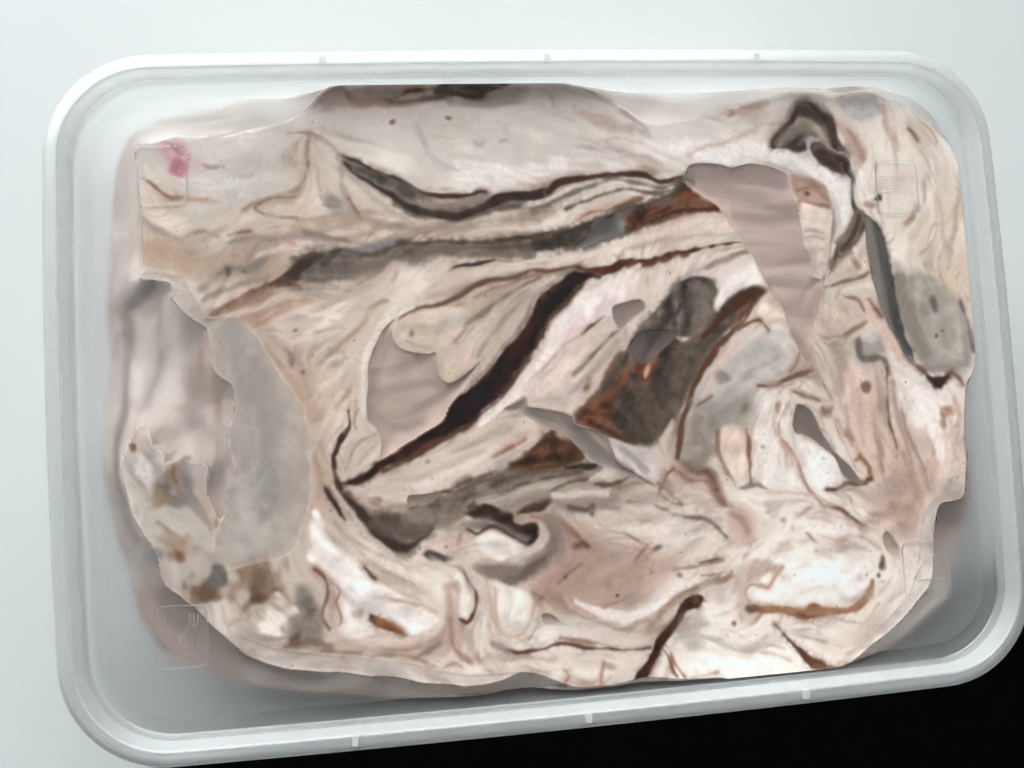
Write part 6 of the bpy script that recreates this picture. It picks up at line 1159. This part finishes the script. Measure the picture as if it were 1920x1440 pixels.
def underside():
    """Matt moulded underside: frosted where dry, clear where the ice cream wets it."""
    m = plastic('matt_lid_underside', 0.1, LID_HAZE, (0.985, 0.99, 0.99), bump=0)
    nt = m.node_tree
    at = N(nt, 'ShaderNodeAttribute', attribute_name='dry')
    p = next(n for n in nt.nodes if n.type == 'BSDF_PRINCIPLED')
    fin = nt.nodes['Material Output'].inputs['Surface'].links[0].from_node
    for sock, lo, hi in ((p.inputs['Roughness'], LID_ROUGH, LID_ROUGH_IN), (fin.inputs[0], LID_HAZE, DRY_HAZE)):
        mr = N(nt, 'ShaderNodeMapRange'); mr.inputs['To Min'].default_value = lo; mr.inputs['To Max'].default_value = hi
        nt.links.new(at.outputs['Fac'], mr.inputs['Value'])
        nt.links.new(mr.outputs['Result'], sock)
    return m


MAT_LID_IN = underside()
MAT_TUB = plastic('milky_tub_plastic', 0.34, TUB_HAZE, (0.972, 0.977, 0.977))
MAT_MARK = plastic('embossed_plastic', 0.30, 0.16, (0.98, 0.985, 0.985), bump=0)


def matte(name, col, rough, var=0.04, scale=30.0, spec=0.3):
    m, nt, out = nodes_of(name)
    p = N(nt, 'ShaderNodeBsdfPrincipled')
    p.inputs['Roughness'].default_value = rough
    p.inputs['Specular IOR Level'].default_value = spec
    tc = N(nt, 'ShaderNodeTexCoord')
    nz = N(nt, 'ShaderNodeTexNoise', Scale=scale, Detail=4.0)
    nt.links.new(tc.outputs['Object'], nz.inputs['Vector'])
    r = N(nt, 'ShaderNodeValToRGB')
    r.color_ramp.elements[0].position = 0.3; r.color_ramp.elements[1].position = 0.7
    r.color_ramp.elements[0].color = (*[c * (1 - var) for c in col], 1)
    r.color_ramp.elements[1].color = (*[min(c * (1 + var), 1) for c in col], 1)
    nt.links.new(nz.outputs['Fac'], r.inputs['Fac'])
    nt.links.new(r.outputs['Color'], p.inputs['Base Color'])
    nt.links.new(p.outputs[0], out.inputs['Surface'])
    return m


MAT_SILL = matte('white_laminate', SILL_COL, 0.45, 0.012, 9.0)
MAT_VOID = matte('unlit_void', (0.010, 0.0105, 0.011), 1.0, 0.3, 60.0, 0.0)  # near-black colour stands for the unlit void below the sill


def ice_material():
    m, nt, out = nodes_of('marbled_ice_cream')
    at = N(nt, 'ShaderNodeAttribute', attribute_name='pigment')
    p = N(nt, 'ShaderNodeBsdfPrincipled')
    p.inputs['Roughness'].default_value = 0.6
    p.inputs['Specular IOR Level'].default_value = 0.15
    tc = N(nt, 'ShaderNodeTexCoord')
    nz = N(nt, 'ShaderNodeTexNoise', Scale=2600.0, Detail=2.0)
    nt.links.new(tc.outputs['Object'], nz.inputs['Vector'])
    mr = N(nt, 'ShaderNodeMapRange'); mr.inputs['To Min'].default_value = 0.97; mr.inputs['To Max'].default_value = 1.03
    nt.links.new(nz.outputs['Fac'], mr.inputs['Value'])
    mul = N(nt, 'ShaderNodeVectorMath', operation='SCALE')
    nt.links.new(at.outputs['Color'], mul.inputs[0]); nt.links.new(mr.outputs['Result'], mul.inputs['Scale'])
    nt.links.new(mul.outputs[0], p.inputs['Base Color'])
    nt.links.new(p.outputs[0], out.inputs['Surface'])
    return m


MAT_ICE = ice_material()

# ---------------------------------------------------------------- the setting
BASE_Z = -52.0
# a white sill whose front edge runs under the near side of the tub, and the dark below it
e0 = np.array(SILL_E0); e1 = np.array(SILL_E1)
u = (e1 - e0) / np.linalg.norm(e1 - e0)
E0 = e0 - u * 700; E1 = e1 + u * 700; nrm = np.array([-u[1], u[0]])
F0 = E0 + nrm * 900; F1 = E1 + nrm * 900


def slab(p, z0, z1, r=2.0):
    """Slab over quad p with a rounded front edge (first side)."""
    prof = [(0.0, z1 - r)] + [(r - r * math.cos(a), z1 - r + r * math.sin(a)) for a in np.linspace(0.3, math.pi / 2, 5)]
    v = [(*p[0], z0), (*p[1], z0), (*p[2], z0), (*p[3], z0), (*p[2], z1), (*p[3], z1)]
    rows = []
    for d, z in prof:
        rows.append((len(v), len(v) + 1)); v += [(*(p[0] + nrm * d), z), (*(p[1] + nrm * d), z)]
    f = [(3, 2, 1, 0), (0, 1, rows[0][1], rows[0][0])]
    for a, b in zip(rows[:-1], rows[1:]):
        f.append((a[0], a[1], b[1], b[0]))
    f.append((rows[-1][0], rows[-1][1], 4, 5)); f.append((2, 3, 5, 4))
    f.append((1, 2, 4) + tuple(r_[1] for r_ in rows[::-1])); f.append((3, 0) + tuple(r_[0] for r_ in rows) + (5,))
    return v, f


v, f = slab([E0, E1, F1, F0], BASE_Z - 30, BASE_Z)
mesh_obj('window_sill', v, f, MAT_SILL, smooth=False, kind='structure')
g = 2500.0
mesh_obj('dark_floor', [(-g, -g, -620), (g, -g, -620), (g, g, -620), (-g, g, -620)], [(0, 1, 2, 3)], MAT_VOID, smooth=False, kind='structure')  # black plane standing for the void; also blocks world light from below

# ---------------------------------------------------------------- tub and lid (rings of one rounded, slightly bowed rectangle)
A0, B0, RC, SAG = 86.0, 59.7, 18.2, 0.58


def ring(inset, z, ns=22, na=14):
    a, b, r, s = A0 - inset, B0 - inset, max(RC - inset, 4.0), SAG
    t = np.linspace(-1, 1, ns, endpoint=False); q = (t + 1) / 2; bow = s * (1 - t ** 2)
    pts = []
    def side(x0, y0, x1, y1, nx, ny):
        pts.append(np.c_[x0 + (x1 - x0) * q + nx * bow, y0 + (y1 - y0) * q + ny * bow])
    def arc(cx, cy, a0):
        th = np.linspace(a0, a0 + math.pi / 2, na, endpoint=False)
        pts.append(np.c_[cx + r * np.cos(th), cy + r * np.sin(th)])
    side(a, -b + r, a, b - r, 1, 0); arc(a - r, b - r, 0)
    side(a - r, b, -a + r, b, 0, 1); arc(-a + r, b - r, math.pi / 2)
    side(-a, b - r, -a, -b + r, -1, 0); arc(-a + r, -b + r, math.pi)
    side(-a + r, -b, a - r, -b, 0, -1); arc(a - r, -b + r, 1.5 * math.pi)
    p = np.vstack(pts)
    return np.c_[p, np.full(len(p), z)]


def loft(name, profile, mat, parent, cap0=True, cap1=True):
    """Closed solid of stacked rings; first and last ring capped."""
    rows = [ring(i, z) for i, z in profile]
    n = len(rows[0]); v = np.vstack(rows); f = []
    for k in range(len(rows) - 1):
        o = k * n
        for i in range(n):
            j = (i + 1) % n
            f.append((o + i, o + n + i, o + n + j, o + j))
    if cap0:
        f.append(tuple(range(n)))
    if cap1:
        f.append(tuple(range((len(rows) - 1) * n, len(rows) * n))[::-1])
    return mesh_obj(name, v, f, mat, None)


def fillet(p, k=4, rad=0.35):
    """Round the corners of an open profile."""
    p = [np.array(q, float) for q in p]; out = [p[0]]
    for a, b, c in zip(p[:-2], p[1:-1], p[2:]):
        la, lc = np.linalg.norm(a - b), np.linalg.norm(c - b)
        d = min(rad, la * .45, lc * .45); s = b + (a - b) / la * d; e = b + (c - b) / lc * d
        for t in np.linspace(0, 1, k):
            out.append((1 - t) ** 2 * s + 2 * t * (1 - t) * b + t * t * e)
    out.append(p[-1])
    return [tuple(q) for q in out]


PANEL_T, PANEL_B = -4.75, -5.35
lid_prof = fillet([(6.5, PANEL_T), (3.95, PANEL_T), (3.5, -3.2),
                   (3.1, -0.3), (2.6, 0.0), (0.7, -0.5), (0.0, -1.2), (-0.15, -6.2),
                   (0.40, -6.2), (0.55, -1.5), (0.95, -1.15), (2.5, -0.72), (2.65, -0.95), (3.35, PANEL_B), (6.5, PANEL_B)], 7, 0.75)
lid = empty('container_lid', (0, 0, PANEL_T), 'clear frosted plastic snap lid with raised rim covering the tub', 'lid')
col, gap, ids, part_names, contact, dry = marble(MARBLE)


def lid_shell():
    rows = [ring(i, z) for i, z in lid_prof]
    n = len(rows[0]); v = [np.vstack(rows)]; f = []; mi = []
    flat = next(k for k, q in enumerate(lid_prof) if q[0] < 1.0)
    for k in range(len(rows) - 1):
        o = k * n
        rim = rows[k][0, 2] > PANEL_T + 0.25 or rows[k + 1][0, 2] > PANEL_T + 0.25 or rows[k][0, 0] > A0 - 2.5
        wall = k < flat and 2.8 < (lid_prof[k][0] + lid_prof[k + 1][0]) / 2 < 3.6 and (lid_prof[k][1] + lid_prof[k + 1][1]) / 2 > -3.2
        for i in range(n):
            j = (i + 1) % n
            f.append((o + i, o + n + i, o + n + j, o + j)); mi.append(3 if wall else 1 if rim else 0)
    f.append(tuple(range(n))); mi.append(0)
    # underside of the panel as concentric rings, fine enough to carry the wetted outline
    last = rows[-1]; sub = 9
    t = np.arange(sub)[:, None] / sub
    edge = np.vstack([last[i] * (1 - t) + last[(i + 1) % n] * t for i in range(n)])
    base = len(rows) * n; m = len(edge); K = 190
    for k in range(K):
        e = edge.copy(); e[:, :2] *= 1 - k / K
        v.append(e)
        if k:
            a = base + (k - 1) * m
            q = np.arange(m); r = (q + 1) % m
            f += np.stack([a + q, a + m + q, a + m + r, a + r], -1).tolist(); mi += [2] * m
    c = base + K * m
    v.append(np.array([[0, 0, PANEL_B]])); a = base + (K - 1) * m
    f += [(a + i, c, a + (i + 1) % m) for i in range(m)]; mi += [2] * m
    v = np.vstack(v)
    o = mesh_obj('lid_shell', v, f, MAT_LID)
    me = o.data
    me.materials.append(MAT_RIM); me.materials.append(MAT_LID_IN); me.materials.append(MAT_WALL)
    me.polygons.foreach_set('material_index', mi)
    ii = np.clip(np.rint((v[:, 0] - GX0) / STEP).astype(int), 0, NX - 1); jj = np.clip(np.rint((v[:, 1] - GY0) / STEP).astype(int), 0, NY - 1)
    at = me.attributes.new('dry', 'FLOAT', 'POINT')
    at.data.foreach_set('value', dry[jj, ii].astype(np.float32))
    me.update()
    return o


keep(lid_shell(), lid)

tub_prof = fillet([(12.5, BASE_Z + 0.9), (11.8, BASE_Z + 0.9), (9.4, BASE_Z + 5.5), (3.75, -6.2), (2.2, -1.6), (1.1, -1.75), (1.1, -2.4), (1.7, -2.6),
                   (3.1, -7.0), (8.7, BASE_Z + 5.0), (11.2, BASE_Z + 0.001), (12.5, BASE_Z + 0.001)], 4, 0.6)
tub = empty('food_tub', (0, 0, BASE_Z), 'milky translucent rectangular plastic tub under the lid, full of ice cream', 'food container')
keep(loft('tub_shell', tub_prof, MAT_TUB, tub), tub)

# small stacking lugs on the rim, near ones in the brightened wall plastic
for x in (-39.0, 0.6, 40.0):
    for sgn in (-1, 1):
        bow = SAG * (1 - (x / (A0 - RC)) ** 2)
        y = sgn * (B0 + bow - 2.55)
        v = [(x + sx * 0.55 * k, y + sgn * dy, z) for z, k in ((-0.5, 1.15), (0.26 if sgn < 0 else -0.06, 0.9)) for sx, dy in ((-1, -0.4), (1, -0.4), (1, 1.15), (-1, 1.15))]
        f = [(3, 2, 1, 0), (4, 5, 6, 7), (0, 1, 5, 4), (1, 2, 6, 5), (2, 3, 7, 6), (3, 0, 4, 7)]
        if sgn < 0:
            f = [q[::-1] for q in f]
        keep(mesh_obj('stacking_lug', v, f, MAT_WALL if sgn < 0 else MAT_RIM, smooth=False), lid)


# ---------------------------------------------------------------- embossed marks on the lid
def tube_path(paths, rad, z):
    """Raised half-round lines along 2-D polylines."""
    v, f = [], []
    for p in paths:
        p = np.asarray(p, float); n = len(p)
        d = np.gradient(p, axis=0); d /= np.linalg.norm(d, axis=1)[:, None] + 1e-9
        nn = np.c_[-d[:, 1], d[:, 0]]
        for i in range(n):
            b = len(v)
            for a in np.linspace(0, 2 * math.pi, 6, endpoint=False):
                q = p[i] + nn[i] * rad * math.cos(a)
                v.append((q[0], q[1], z + rad * 0.3 * math.sin(a)))
            if i:
                for k in range(6):
                    l = (k + 1) % 6
                    f.append((b - 6 + k, b - 6 + l, b + l, b + k))
        b = len(v)
        f.append(tuple(range(b - 6 * n, b - 6 * n + 6))[::-1]); f.append(tuple(range(b - 6, b)))
    return v, f


def frame_path(c, r=1.5):
    """Rounded frame through four corner points."""
    c = [np.array(q, float) for q in c]; out = []
    for i in range(4):
        a, b, d = c[i - 1], c[i], c[(i + 1) % 4]
        s = b + (a - b) / np.linalg.norm(a - b) * r; e = b + (d - b) / np.linalg.norm(d - b) * r
        for t in np.linspace(0, 1, 6):
            out.append((1 - t) ** 2 * s + 2 * t * (1 - t) * b + t * t * e)
    return np.array(out + [out[0], out[1]])


def emboss(name, label, paths, rad=0.14):
    v, f = tube_path(paths, rad, PANEL_T + 0.02)
    o = keep(mesh_obj(name, v, f, MAT_MARK), lid)
    o['label'] = label
    return o


for nm, lb, pp in MARKS:
    emboss(nm, lb, [frame_path(q) if kind == 'frame' else q for kind, q in pp], 0.085)

# ---------------------------------------------------------------- marbled ice cream
lin = np.where(col / 255 <= 0.04045, col / 255 / 12.92, ((col / 255 + 0.055) / 1.055) ** 2.4)
alb = np.clip(lin * np.array(GAIN) - OFFSET, 0.004, 0.93)
X, Y = np.meshgrid(XS, YS)
TOP = PANEL_B - 0.02
Z = TOP - gap
# keep clear of the tapering tub wall
over = np.clip(gap - 0.5, 0, 40) * 0.145
sx = np.maximum(np.abs(X) - 60, 0) / 22.4; sy = np.maximum(np.abs(Y) - 36, 0) / 20.4
X = X - np.sign(X) * over * np.clip(sx, 0, 1); Y = Y - np.sign(Y) * over * np.clip(sy, 0, 1)
inset = 3.9
aa, bb, rr = A0 - inset, B0 - inset, RC - inset
X0, Y0 = np.meshgrid(XS, YS)
qx = np.maximum(np.abs(X0) - (aa - rr), 0); qy = np.maximum(np.abs(Y0) - (bb - rr), 0)
inside = np.hypot(qx, qy) < rr
idx = np.arange(NX * NY).reshape(NY, NX)
quads = np.stack([idx[:-1, :-1], idx[:-1, 1:], idx[1:, 1:], idx[1:, :-1]], -1).reshape(-1, 4)
ok = inside.ravel()[quads].all(1)
qid = np.where(ok, ids.ravel()[quads].max(1), -1)
V = np.stack([X, Y, Z], -1).reshape(-1, 3)
AL = np.c_[alb.reshape(-1, 3), np.ones(NX * NY)]

ice = empty('ice_cream', (0, 0, BASE_Z), 'marbled cream and chocolate ice cream pressed against the lid', 'ice cream')


def grid_part(name, sel, skirt=False):
    q = quads[sel]
    used = np.unique(q); remap = np.full(NX * NY, -1); remap[used] = np.arange(len(used))
    vv = V[used] * MM; qq = remap[q]; cc = AL[used]
    if skirt:                                  # walls of the block, down to the floor of the tub
        e = np.sort(np.concatenate([q[:, [0, 1]], q[:, [1, 2]], q[:, [2, 3]], q[:, [3, 0]]]), axis=1)
        key, cnt = np.unique(e[:, 0] * (NX * NY) + e[:, 1], return_counts=True)
        b = key[cnt == 1]; b0, b1 = b // (NX * NY), b % (NX * NY)
        rim = (~inside | (np.hypot(qx, qy) > rr - 0.6)).ravel()
        m = rim[b0] & rim[b1]; b0, b1 = b0[m], b1[m]
        ring_v = np.unique(np.r_[b0, b1]); low = np.full(NX * NY, -1); low[ring_v] = len(used) + np.arange(len(ring_v))
        lv = V[ring_v].copy(); lv[:, :2] *= 0.93; lv[:, 2] = BASE_Z + 2.0
        vv = np.vstack([vv, lv * MM]); cc = np.vstack([cc, AL[ring_v]])
        qq = np.vstack([qq, np.stack([remap[b0], remap[b1], low[b1], low[b0]], -1)])
    me = bpy.data.meshes.new(name)
    me.vertices.add(len(vv)); me.vertices.foreach_set('co', vv.ravel())
    me.loops.add(qq.size); me.loops.foreach_set('vertex_index', qq.ravel().astype(np.int32))
    me.polygons.add(len(qq)); me.polygons.foreach_set('loop_start', np.arange(0, qq.size, 4, dtype=np.int32))
    me.polygons.foreach_set('use_smooth', np.ones(len(qq), bool))
    me.update(calc_edges=True)
    at = me.color_attributes.new('pigment', 'FLOAT_COLOR', 'POINT')  # ice cream colours together with the shade and haze painted into them
    at.data.foreach_set('color', cc.ravel().astype(np.float32))
    me.materials.append(MAT_ICE)
    o = bpy.data.objects.new(name, me)
    scene.collection.objects.link(o)
    return keep(o, ice)


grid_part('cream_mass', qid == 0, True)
for k, nm in enumerate(part_names, 1):
    if (qid == k).sum() > 20:
        grid_part(nm, qid == k)
